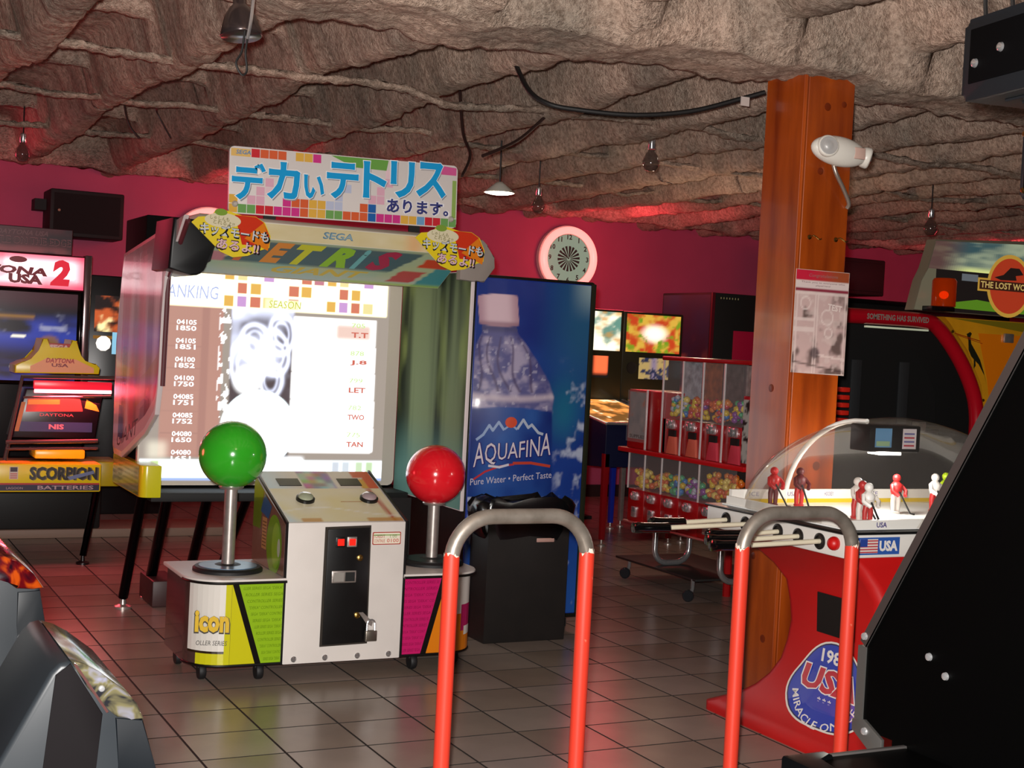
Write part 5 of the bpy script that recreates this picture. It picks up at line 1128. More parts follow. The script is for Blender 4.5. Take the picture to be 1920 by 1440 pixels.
    c = obj('cowl', prism(B(), [(fx(a), fz(b)) for a, b in cowl], 'y', y, y+0.28, 0.007, 3), ye, s, 50)
    p = Print((0, y, 0), (1, 0, 0), (0, 0, 1), k=1.0); p.poly([(1.22, 1.163), (1.60, 1.17), (1.60, 1.20), (1.49, 1.25), (1.31, 1.25), (1.22, 1.20)], '#f5a87a'); p.up(); p.text('DAYTONA', 1.395, 1.225, 0.03, '#b0343a', wd=0.17, align='c', bold=0.03, shear=0.2); p.text('USA', 1.395, 1.20, 0.022, '#8a2a3a', wd=0.10, align='c', bold=0.03); p.build('cowl_print', PRINT, c)  # orange-pink patch paints the neon's light onto the cowl, under its lettering
    b = obj('head_sign', box(B(), 1.325, 1.46, y+0.03, y+0.07, 1.30, 1.345, 0.004), mat('head_sign_pink', '#c4625c', 0.4), c)
    p = Print((0, y+0.03, 0), (1, 0, 0), (0, 0, 1)); p.text('SEGA', 1.392, 1.308, 0.028, '#e6c4bc', wd=0.115, align='c', bold=0.05); p.build('sign_print', PRINT, b)
    neon = obj('neon_bar', box(B(), 1.24, 1.71, y-0.03, y-0.01, 1.062, 1.115, 0.006), mat('neon_lens', '#8a1020', 0.3, emit='#ff2238', estr=0.7), s)
    obj('neon_tube', tube(B(), [(1.245, y-0.036, 1.05), (1.705, y-0.036, 1.055)], 0.011, 10), mat('neon_white', '#ff8080', 0.3, emit='#ff6068', estr=14), neon)
    light('neon_bar_light', 'AREA', (1.47, y-0.06, 1.03), 14, (1.0, 0.08, 0.12), 0.3, (1.3, y-0.6, 0.0))
    rail = mat('seat_rail', '#8f7d78', 0.3, 0.8)
    obj('rail', tube(B(), [(1.08, y-0.12, 0.63), (1.17, y-0.05, 1.135), (1.72, y-0.05, 1.145)], 0.013, 8), rail, s); obj('rail', tube(B(), [(1.08, y-0.12, 0.74), (1.62, y-0.12, 0.755)], 0.012, 8), rail, s); obj('rail', tube(B(), [(1.08, y-0.13, 0.70), (1.62, y-0.13, 0.71)], 0.008, 8), rail, s)
    obj('rail', tube(B(), [(1.18, y-0.06, 1.01), (1.70, y-0.06, 1.03)], 0.007, 8), rail, s)
    tray = obj('dash_tray', prism(B(), [(1.13, 0.76), (1.20, 1.06), (1.66, 1.06), (1.62, 0.76)], 'y', y-0.02, y+0.28, 0.01), mat('dash_dark', '#140a12', 0.3), s)
    p = Print((0, y-0.02, 0), (1, 0, 0), (0, 0, 1)); p.poly([(1.20, 0.92), (1.54, 0.93), (1.52, 1.01), (1.21, 1.0)], '#a83a2a'); p.poly([(1.21, 0.965), (1.4, 0.97), (1.4, 1.0), (1.215, 0.995)], '#c89a28'); p.poly([(1.55, 0.95), (1.64, 0.93), (1.62, 0.97), (1.56, 1.005)], '#c8b414'); p.rect(1.17, 0.80, 1.60, 0.86, '#26265a'); p.up(); p.text('NIS', 1.385, 0.815, 0.032, '#b07a86', wd=0.09, align='c', bold=0.04)
    p.text('DAYTONA', 1.385, 0.895, 0.018, '#a8464a', wd=0.2, align='c'); p.poly([(1.14, 0.80), (1.165, 0.80), (1.20, 0.98), (1.175, 0.98)], '#9a6a20'); p.build('dash_print', PRINT, tray)
    bum = obj('bumper', box(B(), 0.72, 1.645, y-0.15, y+0.2, 0.44, 0.615, 0.012), ye, s)
    p = Print((0, y-0.15, 0), (1, 0, 0), (0, 0, 1)); p.rect(0.73, 0.485, 1.635, 0.497, '#b02a20'); p.rect(0.73, 0.45, 1.635, 0.486, '#20183a'); p.up()
    p.text('SCORPION', 1.225, 0.512, 0.082, '#6a5a3a', wd=0.405, bold=0.05); p.up(); p.text('SCORPION', 1.22, 0.516, 0.08, '#1a120e', wd=0.40, bold=0.04); p.text('BATTERIES', 1.27, 0.457, 0.024, '#b09aa0', wd=0.33, bold=0.02); p.text('LAGOON', 1.09, 0.459, 0.014, '#b09aa0', wd=0.095); p.rect(1.105, 0.52, 1.155, 0.595, '#d0c4b4'); p.up(); p.rect(1.11, 0.565, 1.15, 0.592, '#3a2a3a')
    for q in range(3): p.rect(1.11, 0.525+q*0.012, 1.15, 0.531+q*0.012, '#c0605a')
    p.poly([(1.44, 0.535), (1.60, 0.575), (1.60, 0.555), (1.46, 0.515)], '#6a7aa0'); p.build('bumper_print', PRINT, bum)
    obj('lower_bumper', box(B(), 1.26, 1.56, y-0.05, y+0.2, 0.635, 0.69, 0.01), ye, s); obj('side_bumper', box(B(), 1.66, 1.82, y+0.15, y+0.5, 0.44, 0.60, 0.01), mat('side_bumper', '#b0a012', 0.35), s)
    obj('seat_base', box(B(), 0.60, 1.85, y+0.92, y+1.34, 0.061, 0.52, 0.01), mat('seat_black', '#0a0909', 0.5), s)
    obj('seat_floor', box(B(), 0.60, 1.62, y+0.2, y+0.95, 0.40, 0.46, 0.01), mat('seat_black', '#0a0909', 0.5), s)
    lg = obj('leg', tube(B(), [(1.625, y-0.12, 0.45), (1.55, y-0.175, 0.05)], 0.022, 10), mat('black_chrome', '#15161a', 0.1, 0.9), s); obj('levelling_foot', lathe(B(), [(0.04, 0), (0.04, 0.012), (0.014, 0.02), (0.01, 0.055)], (1.55, y-0.176, 0), (0, 0, 1), 14), BLACK, lg)
    # another lit cabinet beyond
    m = thing('lit_game_cabinet', (2.2, 11.3, 0), 'dark cabinet with orange and white lit artwork between racing game and screen booth', 'arcade cabinet')
    cb = obj('cabinet', box(B(), 1.925, 2.55, 11.0, 11.7, 0, 1.855, 0.01), mat('racer_black', '#0c090c', 0.3), m)
    p = Print((0, 11.0, 0), (1, 0, 0), (0, 0, 1), 0.002); p.raster(1.965, 1.42, 2.5, 1.70, 30, 16, lambda u, v: mixc(mixc(lin('#1a0a0a'), lin('#d8602a'), sstep(0.35, 0.6, vnoise(u, v, 6, 4, 71))), np.array([1.6, 1.3, 0.6]), sstep(0.6, 0.75, vnoise(u, v, 5, 3, 73)))); p.rect(1.96, 1.365, 2.12, 1.39, lin('#8a5a10')); p.rect(2.105, 1.25, 2.2, 1.42, lin('#8ac4e0')*1.2); p.up()
    p.ell(2.04, 1.33, 0.058, 0.06, np.array([1.7, 1.5, 1.3]), 10); p.build('lit_art', glowmat('lit_art_glow', 0.9), cb)
    # black box on the wall above
    w = thing('wall_speaker', (1.98, 11.8, 2.36), 'black speaker box hung high on the pink wall above the racing game', 'speaker')
    sb = obj('speaker_box', box(B(), 1.69, 2.27, 11.60, 11.98, 2.17, 2.545, 0.012), BLACKM, w); obj('speaker_grille', box(B(), 1.72, 2.24, 11.595, 11.605, 2.20, 2.515), mat('grille_black', '#060606', 0.9), sb)
    obj('speaker_bracket', box(B(), 1.60, 1.69, 11.8, 11.99, 2.38, 2.47), BLACKM, w); obj('speaker_lamp', sph(B(), (1.76, 11.59, 2.375), 0.012, 10, 6), mat('lamp_dot', '#a08a70', 0.3), w)
build_left_games()

def build_wall_clocks():
    def clock(x, z, label, R=0.325):
        t = thing('neon_wall_clock', (x, 11.99, z), label, 'clock', 'round neon wall clocks')
        y = 11.99
        body = obj('clock_body', lathe(B(), [(R, 0), (R, 0.05), (R-0.07, 0.06)], (x, y, z), (0, -1, 0), 48), mat('clock_body', '#d8c4c0', 0.3), t)
        ring = [(x+(R-0.045)*math.cos(a), y-0.075, z+(R-0.045)*math.sin(a)) for a in np.linspace(0, 2*math.pi, 49)[:-1]]
        obj('neon_ring', tube(B(), ring, 0.036, 10, closed=True), mat('neon_ring', '#ffb0b0', 0.3, emit='#ff8a80', estr=1.7), t, 60)
        f = obj('clock_face', lathe(B(), [(R-0.085, 0.061), (R-0.085, 0.066), (0, 0.066)], (x, y, z), (0, -1, 0), 40), mat('clock_face', '#6a7a66', 0.4, emit='#9cae96', estr=0.16), t)
        p = Print((x, y-0.066, z), (1, 0, 0), (0, 0, 1), 0.001); p.ell(0, 0, R-0.09, R-0.09, '#a4b49c', 40); p.up()
        for k in range(1, 13):
            a = math.radians(90-30*k); p.text(str(k), (R-0.115)*math.cos(a), (R-0.115)*math.sin(a)-0.022, 0.05, '#10120e', align='c', bold=0.03)
        for k in range(18):
            a0, a1 = math.radians(k*20), math.radians(k*20+12); p.poly([(0.02*math.cos(a0), 0.02*math.sin(a0)), (0.125*math.cos(a0), 0.125*math.sin(a0)), (0.125*math.cos(a1), 0.125*math.sin(a1)), (0.02*math.cos(a1), 0.02*math.sin(a1))], '#1a1c18')
        p.up(); p.stroke([(0, 0), (-0.06, 0.05)], 0.01, '#0c0c0c'); p.stroke([(0, 0), (0.02, 0.11)], 0.008, '#0c0c0c'); p.build('clock_print', glowmat('clock_dial', 0.6), f)
    clock(6.63, 2.355, 'round wall clock with glowing pink neon ring above the drink machine')
    clock(3.07, 2.215, 'round pink neon ring mostly hidden behind the screen booth sign')
build_wall_clocks()

# ------------------------------------------------------------------ pinball machines
def build_pinballs():
    def pinball(x0, x1, yf, yb, label, art, body, legm, glow, rear, dmd):
        t = thing('pinball_machine', ((x0+x1)/2, (yf+yb)/2, 0), label, 'pinball machine', 'pinball machines by the wall')
        zf, zb = 0.92, 1.06
        cb = obj('cabinet', prism(B(), [(yf, 0.60), (yf, zf), (yb, zb), (yb, 0.55)], 'x', x0, x1, 0.008), body, t)
        for x in (x0, x1): obj('side_rail', tube(B(), [(x, yf, zf+0.006), (x, yb, zb+0.006)], 0.012, 8), CHROME, cb)
        obj('lockdown_bar', box(B(), x0, x1, yf-0.02, yf+0.05, zf, zf+0.02, 0.005), CHROME, cb)
        d = Vector((0, yb-yf-0.1, zb-zf)); pf = Print((x0, yf+0.06, zf+0.006), (1, 0, 0), d, 0.004)
        pf.raster(0.03, 0.0, x1-x0-0.03, d.length, 24, 40, glow); pf.build('playfield', glowmat('playfield_glow', 0.8), cb)
        hb = obj('backbox', box(B(), x0-0.03, x1+0.03, yb-0.02, yb+0.22, 1.06, 1.815, 0.012), mat('backbox_olive', '#26261a', 0.35), t)
        p = Print((0, yb-0.02, 0), (1, 0, 0), (0, 0, 1), 0.002); p.raster(x0+0.0, 1.475, x1-0.0, 1.795, 40, 24, art); p.build('backglass', glowmat('backglass_glow', 1.0), hb)
        p = Print((0, yb-0.02, 0), (1, 0, 0), (0, 0, 1), 0.002); p.raster(x0+0.14, 1.25, x1-0.10, 1.43, 24, 12, dmd); p.build('display_panel', glowmat('dmd_glow', 0.8), hb)
        obj('speaker_ring', lathe(B(), [(0.05, 0), (0.05, 0.006), (0.03, 0.002), (0, 0.008)], (x0+0.07, yb-0.02, 1.34), (0, -1, 0), 20), BLACKM, hb)
        for (x, y, m) in ((x0+0.02, yf+0.02, legm), (x1-0.02, yf+0.02, legm), (x0+0.02, yb-0.05, rear), (x1-0.02, yb-0.05, rear)):
            l = obj('leg', prism(B(), [(x-0.025, 0.70), (x+0.025, 0.70), (x+0.016, 0.05), (x-0.016, 0.05)], 'y', y-0.02, y+0.02, 0.003), m, t)
            obj('levelling_foot', lathe(B(), [(0.032, 0), (0.032, 0.01), (0.01, 0.02), (0.009, 0.06)], (x, y, 0), (0, 0, 1), 12), STEEL, l)
    gw = lambda u, v: mixc(mixc(np.array([0.25, 0.1, 0.02]), np.array([1.6, 0.55, 0.12]), sstep(0.35, 0.65, vnoise(u, v, 6, 9, 81))), np.array([2, 1.6, 1.0]), sstep(0.7, 0.8, vnoise(u, v, 8, 12, 83)))
    a1 = lambda u, v: mixc(mixc(np.array([1.5, 1.35, 1.0]), lin('#6a9a8a'), sstep(0.45, 0.7, vnoise(u, v, 5, 4, 91))), lin('#e09a2a'), sstep(0.55, 0.75, vnoise(u, v, 4, 5, 93))*0.8)
    a2 = lambda u, v: mixc(mixc(mixc(lin('#c8421a'), lin('#e0b040'), sstep(0.35, 0.6, vnoise(u, v, 7, 5, 95))), np.array([1.7, 1.4, 1.1]), sstep(0.32, 0.1, np.hypot(u-0.52, v-0.5))*0.9), lin('#7a9a1e'), sstep(0.62, 0.75, vnoise(u, v, 8, 7, 97)))
    d1 = lambda u, v: mixc(lin('#0a0a0c'), np.array([1.6, 0.25, 0.08]), sstep(0.6, 0.7, u)*sstep(1.0, 0.95, u)*sstep(0.1, 0.3, v))
    d2 = lambda u, v: mixc(mixc(lin('#c8a868'), lin('#9a86a0'), sstep(0.2, 0.0, np.abs(u-0.5))), lin('#2a3050'), sstep(0.55, 0.65, vnoise(u, v, 7, 6, 99)))
    pinball(5.36, 6.0, 8.92, 9.86, 'pinball machine with red front legs and pale lit backglass beside the drink machine', a1, mat('pin_blue', '#101430', 0.3), mat('leg_red', '#7a0e14', 0.25), gw, mat('leg_blue', '#1a2a9a', 0.3), d1)
    pinball(6.13, 6.67, 9.0, 9.98, 'pinball machine with fiery orange lit backglass behind the vending rack', a2, mat('pin_black', '#0a0a0c', 0.3), STEEL, gw, STEEL, d2)
    # lime-trimmed cabinet glimpsed beside the drink machine
    t = thing('lime_trim_stand', (6.05, 10.5, 0), 'narrow dark stand with lime green posts glimpsed right of the drink machine', 'stand')
    obj('cabinet', box(B(), 5.85, 6.06, 10.5, 10.9, 0.0, 1.15, 0.01), mat('lime_dark', '#14200e', 0.4), t)
    lm = mat('lime_trim', '#7ab81c', 0.3)
    for x in (6.075, 5.99): obj('trim_post', tube(B(), [(x, 10.45, 0.0), (x, 10.45, 1.1)], 0.026, 10), lm, t)
    obj('trim_foot', box(B(), 5.92, 6.14, 10.38, 10.5, 0, 0.03, 0.005), BLACKM, t)
    # tall dark cabinet with a red panel
    t = thing('dark_tall_cabinet', (7.5, 10.6, 0), 'tall black cabinet with a dark red panel left of the post', 'arcade cabinet')
    c = obj('cabinet', box(B(), 7.15, 7.95, 10.2, 11.0, 0.0, 2.04, 0.01), BLACKM, t)
    p = Print((7.15, 11.0, 0), (0, -1, 0), (0, 0, 1)); p.raster(0.02, 0.9, 0.78, 2.02, 20, 30, lambda u, v: mixc(mixc(lin('#3a2028'), lin('#2a3a5a'), vnoise(u, v, 4, 5, 3)), lin('#a86a52'), sstep(0.55, 0.7, vnoise(u, v, 4, 6, 13))*sstep(0.7, 0.4, v))); p.build('side_print', PRINT, c)
    obj('red_panel', box(B(), 7.40, 7.93, 10.19, 10.205, 1.30, 1.71, 0.004), mat('panel_red', '#b0143c', 0.4), c); obj('edge_strip', box(B(), 7.15, 7.18, 10.19, 10.21, 0.9, 2.04), mat('strip_red', '#5a1420', 0.4), c)
    p = Print((0, 10.2, 0), (1, 0, 0), (0, 0, 1), 0.002); p.text('• • • • • • •', 7.24, 1.985, 0.02, '#a8a878', wd=0.2); p.build('vent_lights', PRINT, c)
    # far black boxes at the right end of the back wall
    t = thing('wall_television', (9.55, 11.5, 2.2), 'black television box hung on the pink wall right of the post', 'television'); obj('television_case', box(B(), 9.3, 10.2, 11.4, 11.95, 2.20, 2.58, 0.015), BLACKM, t); obj('television_screen', box(B(), 9.34, 10.16, 11.39, 11.405, 2.24, 2.54, 0.004), BLACKM, t)
    t = thing('dark_low_cabinet', (9.6, 10.6, 0), 'wide black cabinet against the wall behind the jungle booth', 'arcade cabinet'); obj('cabinet', box(B(), 8.55, 10.9, 10.3, 11.2, 0, 2.05, 0.01), BLACKM, t); obj('cabinet_top', box(B(), 8.5, 10.95, 10.25, 11.25, 2.05, 2.09, 0.006), BLACK, t)
build_pinballs()

# ------------------------------------------------------------------ jungle shooting booth at the right
def build_jungle_booth():
    t = thing('jungle_game_booth', (6.6, 7.1, 0), 'jungle adventure game booth with red tube frame, orange side and scenic marquee', 'arcade machine')
    y = 6.60; rd = mat('tube_red', '#b80e20', 0.22, coat=0.4)
    path = smoothpath([(5.50, y, 1.765), (5.9, y, 1.768), (6.22, y, 1.765), (6.36, y, 1.73), (6.55, y, 1.55), (6.68, y, 1.36), (6.735, y, 1.2), (6.745, y, 1.0), (6.745, y, 0.5), (6.745, y, 0.02)], 6)
    obj('tube_frame', tube(B(), path, 0.048, 14), rd, t, 60)
    p = Print((0, y-0.048, 0), (1, 0, 0), (0, 0, 1), 0.001); p.text('SOMETHING HAS SURVIVED', 5.74, 1.75, 0.036, '#8f8a80', wd=0.50, bold=0.03); p.build('tube_lettering', PRINT, t)
    obj('frame_light_strip', box(B(), 5.78, 6.28, y-0.01, y+0.02, 1.70, 1.712, 0.002), mat('strip_glass', '#c8d0b8', 0.2, emit='#d0d8b8', estr=0.25), t)
    obj('interior', prism(B(), [(5.45, 0.0), (5.45, 1.74), (6.24, 1.73), (6.53, 1.52), (6.66, 1.32), (6.70, 1.0), (6.70, 0.0)], 'y', y+0.30, y+0.34), mat('curtain_black', '#050505', 0.8), t)
    for (xa, xb) in ((5.93, 6.01), (6.33, 6.41)): obj('curtain_panel', box(B(), xa, xb, y+0.28, y+0.295, 1.10, 1.50, 0.003), mat('curtain_grey', '#2a2c2e', 0.6), t)
    obj('inner_rail', tube(B(), [(5.6, y+0.2, 1.08), (6.6, y+0.2, 1.06)], 0.02, 8), BLACK, t); obj('gun_holder', box(B(), 6.40, 6.46, y+0.15, y+0.22, 1.06, 1.12, 0.006), STEEL, t)
    for k in range(5): obj('red_block', box(B(), 5.60, 5.66, y-0.03, y+0.03, 1.11+k*0.047, 1.14+k*0.047, 0.006), mat('block_red', '#e02a1c', 0.35), t)
    obj('booth_body', box(B(), 5.62, 8.3, y+0.36, 7.3, 0.0, 1.82, 0.02), BLACKM, t)
    # orange flank right of the tube
    fl = obj('flank', prism(B(), [(6.40, 1.80), (7.45, 1.80), (7.45, 0.0), (6.82, 0.0), (6.82, 1.10), (6.76, 1.38), (6.62, 1.60), (6.45, 1.77)], 'y', y-0.01, y+0.06, 0.004), mat('flank_amber', '#e8a01c', 0.3, var=0.12, vscale=4), t)
    p = Print((0, y-0.01, 0), (1, 0, 0), (0, 0, 1), 0.001); p.poly([(6.70, 1.71), (7.35, 1.71), (7.35, 0.9), (6.86, 1.15), (6.80, 1.42)], '#f58410'); p.poly([(6.45, 1.795), (7.40, 1.795), (7.40, 1.72), (7.05, 1.74), (6.80, 1.765)], '#8a7a1e'); p.up()
    rap = [(6.60, 1.700), (6.63, 1.715), (6.645, 1.705), (6.635, 1.685), (6.645, 1.64), (6.68, 1.60), (6.73, 1.54), (6.77, 1.46), (6.80, 1.38), (6.775, 1.44), (6.72, 1.51), (6.69, 1.53), (6.695, 1.50), (6.68, 1.48), (6.675, 1.54), (6.65, 1.56), (6.625, 1.60), (6.618, 1.66)]
    p.poly(rap, '#26281a'); p.stroke([(6.50, 1.70), (6.72, 1.66)], 0.006, '#a83a10'); p.stroke([(6.52, 1.69), (6.74, 1.645)], 0.004, '#a83a10')
    for (a, b) in ((6.48, 1.71), (6.62, 1.50), (6.70, 1.40), (6.78, 1.28)): p.ell(a, b, 0.012, 0.010, '#4a3408', 10)
    p.build('flank_print', PRINTG, fl)
    obj('flank_badge', box(B(), 6.92, 7.0, y-0.03, y-0.01, 1.66, 1.72, 0.005), STEEL, fl)
    # scenic marquee
    mk = obj('marquee', prism(B(), [(6.17, 1.83), (6.22, 2.02), (6.27, 2.10), (6.32, 2.285), (7.55, 2.36), (7.55, 1.83)], 'y', y+0.02, y+0.10, 0.004), mat('marquee_edge', '#7a7260', 0.3), t)
    def sky(u, v):
        n = vnoise(u, v, 5, 4, 101, 3); c = mixc(lin('#3a5a60'), lin('#a8b496'), sstep(0.3, 0.7, n)); c = mixc(c, lin('#d8e08a')*1.3, sstep(0.22, 0.0, v)*sstep(0.1, 0.3, u)); return mixc(c, lin('#6a4038'), sstep(0.28, 0.05, u)*0.8)
    p = Print((0, y+0.02, 0), (1, 0, 0), (0, 0, 1), 0.001)
    # sky grid clipped to the slanted left side
    n = 64
    for i in range(n):
        for j in range(26):
            va, vb = j/26, (j+1)/26
            def q(u, v):
                z = 2.10 + v*(2.275+0.055*u-2.10); xl = 6.275 + v*0.05; return (xl + u*(7.54-xl), z)
            col = sky(np.array([(i+0.5)/n]), np.array([(va+vb)/2]))[0]; p.poly([q(i/n, va), q((i+1)/n, va), q((i+1)/n, vb), q(i/n, vb)], tuple(col), False)
    p.poly([(6.175, 1.835), (6.225, 2.02), (6.275, 2.10), (6.36, 2.10), (6.34, 1.835)], '#6a6450'); p.rect(6.34, 1.835, 7.54, 2.10, '#140c0a'); p.up(); p.poly([(6.50, 1.86), (7.54, 1.85), (7.54, 1.92), (6.9, 1.91), (6.7, 1.925), (6.52, 1.90)], '#5a8a1a'); p.rect(6.56, 2.04, 6.70, 2.085, '#6a7076'); p.up()
    ex, ez = 6.98, 2.03
    p.ell(ex, ez, 0.20, 0.205, '#c89a3a', 40); p.poly([(6.70, 1.985), (6.70, 2.07), (7.26, 2.07), (7.26, 1.985)], '#c89a3a'); p.up(); p.ell(ex, ez, 0.175, 0.18, '#b8381a', 40); p.rect(6.715, 1.997, 7.245, 2.058, '#3a1608'); p.up()
    p.poly([(6.84, 2.08), (6.92, 2.10), (6.98, 2.15), (7.06, 2.15), (7.10, 2.11), (7.03, 2.10), (7.04, 2.07), (6.9, 2.065)], '#1c0e0a'); p.text('THE LOST WORLD', 6.725, 2.007, 0.042, '#d8b86a', wd=0.51, bold=0.02); p.build('marquee_print', print_mat('marquee_lit', 0.3, glow=0.7), mk)
    # amber beacon
    b = obj('beacon_base', box(B(), 6.23, 6.42, y-0.08, y+0.01, 1.83, 1.86, 0.004), BLACK, t)
    obj('beacon_dome', lathe(B(), [(0.075, 0.0), (0.075, 0.16), (0.065, 0.175), (0, 0.178)], (6.325, y-0.075, 1.86), (0, 0, 1), 24), mat('amber_lens', '#c8440a', 0.12, trans=0.5, emit='#d8380a', estr=0.04), b, 50)
    obj('beacon_bulb', sph(B(), (6.325, y-0.075, 1.93), 0.025, 12, 8), mat('beacon_bulb', '#ff5a20', 0.3, emit='#ff4a10', estr=1.5), b)
build_jungle_booth()

# ------------------------------------------------------------------ overhead: hanging lamps, bulbs, speakers, cables
def build_overhead():
    wire = mat('wire_black', '#0c0a0a', 0.6)
    t = thing('hanging_spotlight', (1.255, 4.58, 2.46), 'grey bell-shaped spotlight hanging from the ceiling at the upper left', 'lamp')
    c = (1.255, 4.58, 2.46); ax = Vector((-0.06, 0.15, 1)).normalized()
    sh = obj('shade', lathe(B(), [(0.066, 0.0), (0.070, 0.004), (0.064, 0.03), (0.052, 0.07), (0.034, 0.10), (0.022, 0.11), (0.02, 0.15)], c, ax, 28), mat('shade_grey', '#4a4040', 0.22, 0.7), t, 60)
    obj('lamp_mouth', lathe(B(), [(0.062, 0.002), (0.0, 0.012)], c, ax, 24), mat('mouth_dark', '#150c08', 0.4), sh); obj('stem', tube(B(), [Vector(c)+ax*0.14, Vector(c)+ax*0.30, Vector(c)+ax*0.42], 0.010, 8), CHROME, t)
    obj('yoke', tube(B(), smoothpath([(1.275, 4.52, 2.62), (1.268, 4.505, 2.56), (1.262, 4.50, 2.50), (1.255, 4.505, 2.44)], 5), 0.006, 6), CHROME, t)
    obj('loose_cord', tube(B(), smoothpath([(1.25, 4.52, 2.47), (1.242, 4.52, 2.40), (1.225, 4.52, 2.36), (1.245, 4.52, 2.325), (1.262, 4.52, 2.34), (1.255, 4.52, 2.40), (1.262, 4.52, 2.46)], 6), 0.004, 6), wire, t)
    # lit pendant
    p = thing('pendant_lamp', (3.96, 8.1, 2.46), 'small pendant lamp with a bright flat shade in the middle distance', 'lamp')
    obj('shade', lathe(B(), [(0.10, 0.0), (0.09, 0.012), (0.045, 0.05), (0.02, 0.07)], (3.965, 8.1, 2.462), (0, 0, 1), 24), mat('pendant_white', '#d8d4c8', 0.3), p, 60); obj('bulb', lathe(B(), [(0.0, -0.012), (0.06, -0.008), (0.095, 0.0)], (3.965, 8.1, 2.460), (0, 0, 1), 20), mat('pendant_glow', '#ffffff', 0.3, emit='#fff4e0', estr=7), p); obj('cord', tube(B(), [(3.965, 8.1, 2.53), (3.963, 8.1, 2.80)], 0.006, 6), wire, p)
    light('pendant_light', 'POINT', (3.965, 8.1, 2.40), 6, (1.0, 0.86, 0.66), 0.06)
    # clear bare bulbs
    def bulb(x, y, z, label):
        b = thing('glass_bulb', (x, y, z), label, 'bulb', 'clear glass bulbs hanging from the ceiling')
        obj('globe', lathe(B(), [(0.0, -0.075), (0.03, -0.068), (0.048, -0.04), (0.05, -0.015), (0.036, 0.02), (0.02, 0.045), (0.018, 0.06)], (x, y, z), (0, 0, 1), 18), mat('bulb_glass', '#4a3e3a', 0.08, alpha=0.5, coat=0.8), b, 60); obj('bulb_socket', lathe(B(), [(0.02, 0.055), (0.022, 0.06), (0.022, 0.11), (0.01, 0.12)], (x, y, z), (0, 0, 1), 14), CHROME, b); obj('cord', tube(B(), [(x, y, z+0.11), (x, y, 3.0)], 0.005, 6), wire, b)
    bulb(4.32, 6.85, 2.60, 'clear glass bulb hanging left of the wooden post'); bulb(1.25, 9.9, 2.62, 'clear glass bulb hanging above the racing game')
    bulb(4.70, 8.95, 2.52, 'clear glass bulb hanging above the capsule rack'); bulb(7.2, 7.6, 2.50, 'clear glass bulb hanging above the jungle booth')
    # speakers at the right
    g = mat('speaker_grey', '#14181c', 0.42, spec=0.25); bfl = mat('baffle_black', '#040405', 0.8, spec=0.05)
    def frame(c0, deg):      # local x runs along the speaker's face toward the viewer, y into the box, z up
        a = math.radians(deg); wv = Vector((-math.sin(a), -math.cos(a), 0)); nv = Vector((math.cos(a), -math.sin(a), 0))
        return Matrix(((wv.x, nv.x, 0, c0[0]), (wv.y, nv.y, 0, c0[1]), (0, 0, 1, c0[2]), (0, 0, 0, 1)))
    def loc_obj(nm, bm, R, m, par, sm=50): bm.transform(R); return obj(nm, bm, m, par, sm)
    R = frame((2.576, 2.638, 2.15), 9)
    s = thing('hanging_speaker', (2.6, 2.45, 2.15), 'large dark grey speaker with two bolts hanging at the upper right corner', 'speaker')
    cs = loc_obj('speaker_case', prism(B(), rrect(0.0, 0.0, 0.46, 0.205, 0.018), 'y', 0.0, 0.30, 0.014, 3), R, g, s)
    loc_obj('baffle', box(B(), 0.026, 0.44, -0.003, 0.02, 0.042, 0.178, 0.002), R, bfl, cs)
    for (u, v) in ((0.052, 0.090), (0.150, 0.112)): loc_obj('bolt', lathe(B(), [(0.012, 0), (0.010, 0.006), (0, 0.009)], (u, -0.003, v), (0, -1, 0), 12), R, CHROME, cs)
    for k in range(3): loc_obj('case_rib', tube(B(), [(0.10, 0.06+k*0.05, -0.002), (0.40, 0.06+k*0.05, -0.002)], 0.005, 6), R, g, cs)
    for (u, v) in ((0.01, 0.06), (0.09, 0.08)): loc_obj('hanging_wire', tube(B(), smoothpath([(u, v, 0.20), (u-0.02, v, 0.30), (u-0.015, v, 0.78)], 5), 0.006, 6), R, wire, s)
    R2 = frame((2.79, 2.63, 1.925), 9)
    s2 = thing('hanging_speaker', (2.82, 2.5, 1.925), 'small black speaker with corner bolts below the large one at the right edge', 'speaker')
    c2 = loc_obj('speaker_case', prism(B(), rrect(0.0, 0.0, 0.30, 0.185, 0.012), 'y', 0.0, 0.16, 0.008, 2), R2, g, s2)
    loc_obj('baffle', box(B(), 0.014, 0.285, -0.003, 0.02, 0.014, 0.172, 0.002), R2, bfl, c2)
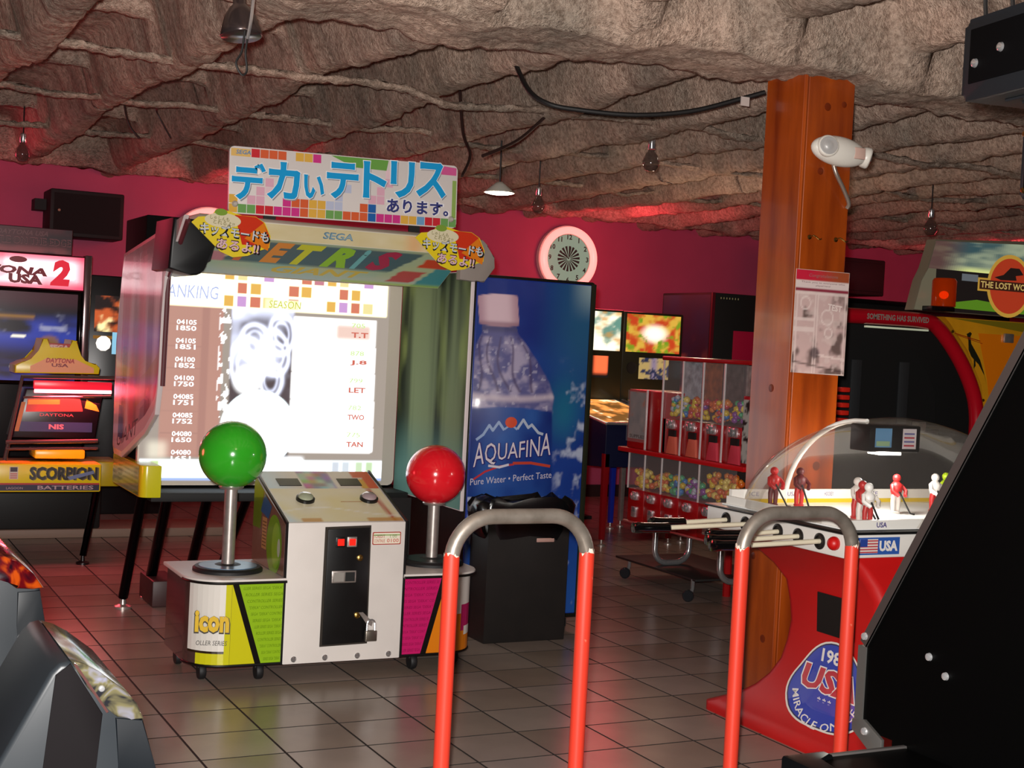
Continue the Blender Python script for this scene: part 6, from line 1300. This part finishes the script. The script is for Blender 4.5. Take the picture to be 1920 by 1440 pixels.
    for (u, v, m) in ((0.03, 0.145, CHROME), (0.035, 0.055, CHROME), (0.018, 0.022, mat('brass', '#a8894a', 0.3, 1)), (0.012, 0.168, mat('brass', '#a8894a', 0.3, 1))): loc_obj('bolt', lathe(B(), [(0.008, 0), (0.007, 0.005), (0, 0.006)], (u, -0.003, v), (0, -1, 0), 10), R2, m, c2)
    obj('hanging_wire', tube(B(), [(2.93, 2.55, 2.10), (2.93, 2.62, 2.95)], 0.008, 6), wire, s2)
    # cables on the ceiling
    k = thing('ceiling_cable', (3.2, 5.2, 2.5), 'thick black cable sagging under the ceiling toward the wooden post', 'cable')
    obj('cable_run', tube(B(), smoothpath([(2.83, 5.75, 2.84), (2.79, 5.48, 2.62), (2.83, 5.36, 2.54), (2.95, 5.30, 2.518), (3.20, 5.22, 2.515), (3.45, 5.16, 2.555), (3.66, 5.10, 2.625), (3.77, 5.06, 2.665)], 8), 0.011, 8), wire, k, 60)
    obj('cable_tag', box(B(), 3.655, 3.70, 5.075, 5.08, 2.595, 2.635), mat('tag_white', '#b8aca6', 0.5), k); 
    def cable(pts, label, r=0.006):
        e = thing('loose_wire', pts[0], label, 'wire', 'loose wires under the ceiling'); obj('wire_run', tube(B(), smoothpath(pts, 6), r, 6), mat('wire_brown', '#2a1410', 0.6), e, 60)
    cable([(3.05, 6.45, 2.44), (3.30, 6.55, 2.56), (3.5, 6.63, 2.72)], 'taut dark wire rising from the booth sign to the ceiling', 0.009)
    cable([(3.1, 6.9, 2.90), (3.07, 6.75, 2.60), (3.05, 6.6, 2.46), (2.95, 6.47, 2.33)], 'pinkish cable drooping behind the right end of the booth sign', 0.008)
    cable([(1.62, 8.45, 2.90), (1.629, 8.417, 2.75), (1.661, 8.397, 2.65), (1.711, 8.37, 2.59)], 'pale thin wire dangling between ceiling joists at the left', 0.006)
    cable([(1.77, 8.22, 2.76), (1.80, 8.33, 2.74), (1.874, 8.288, 2.60)], 'dark thin wire hanging above the booth at the left', 0.005)
build_overhead()
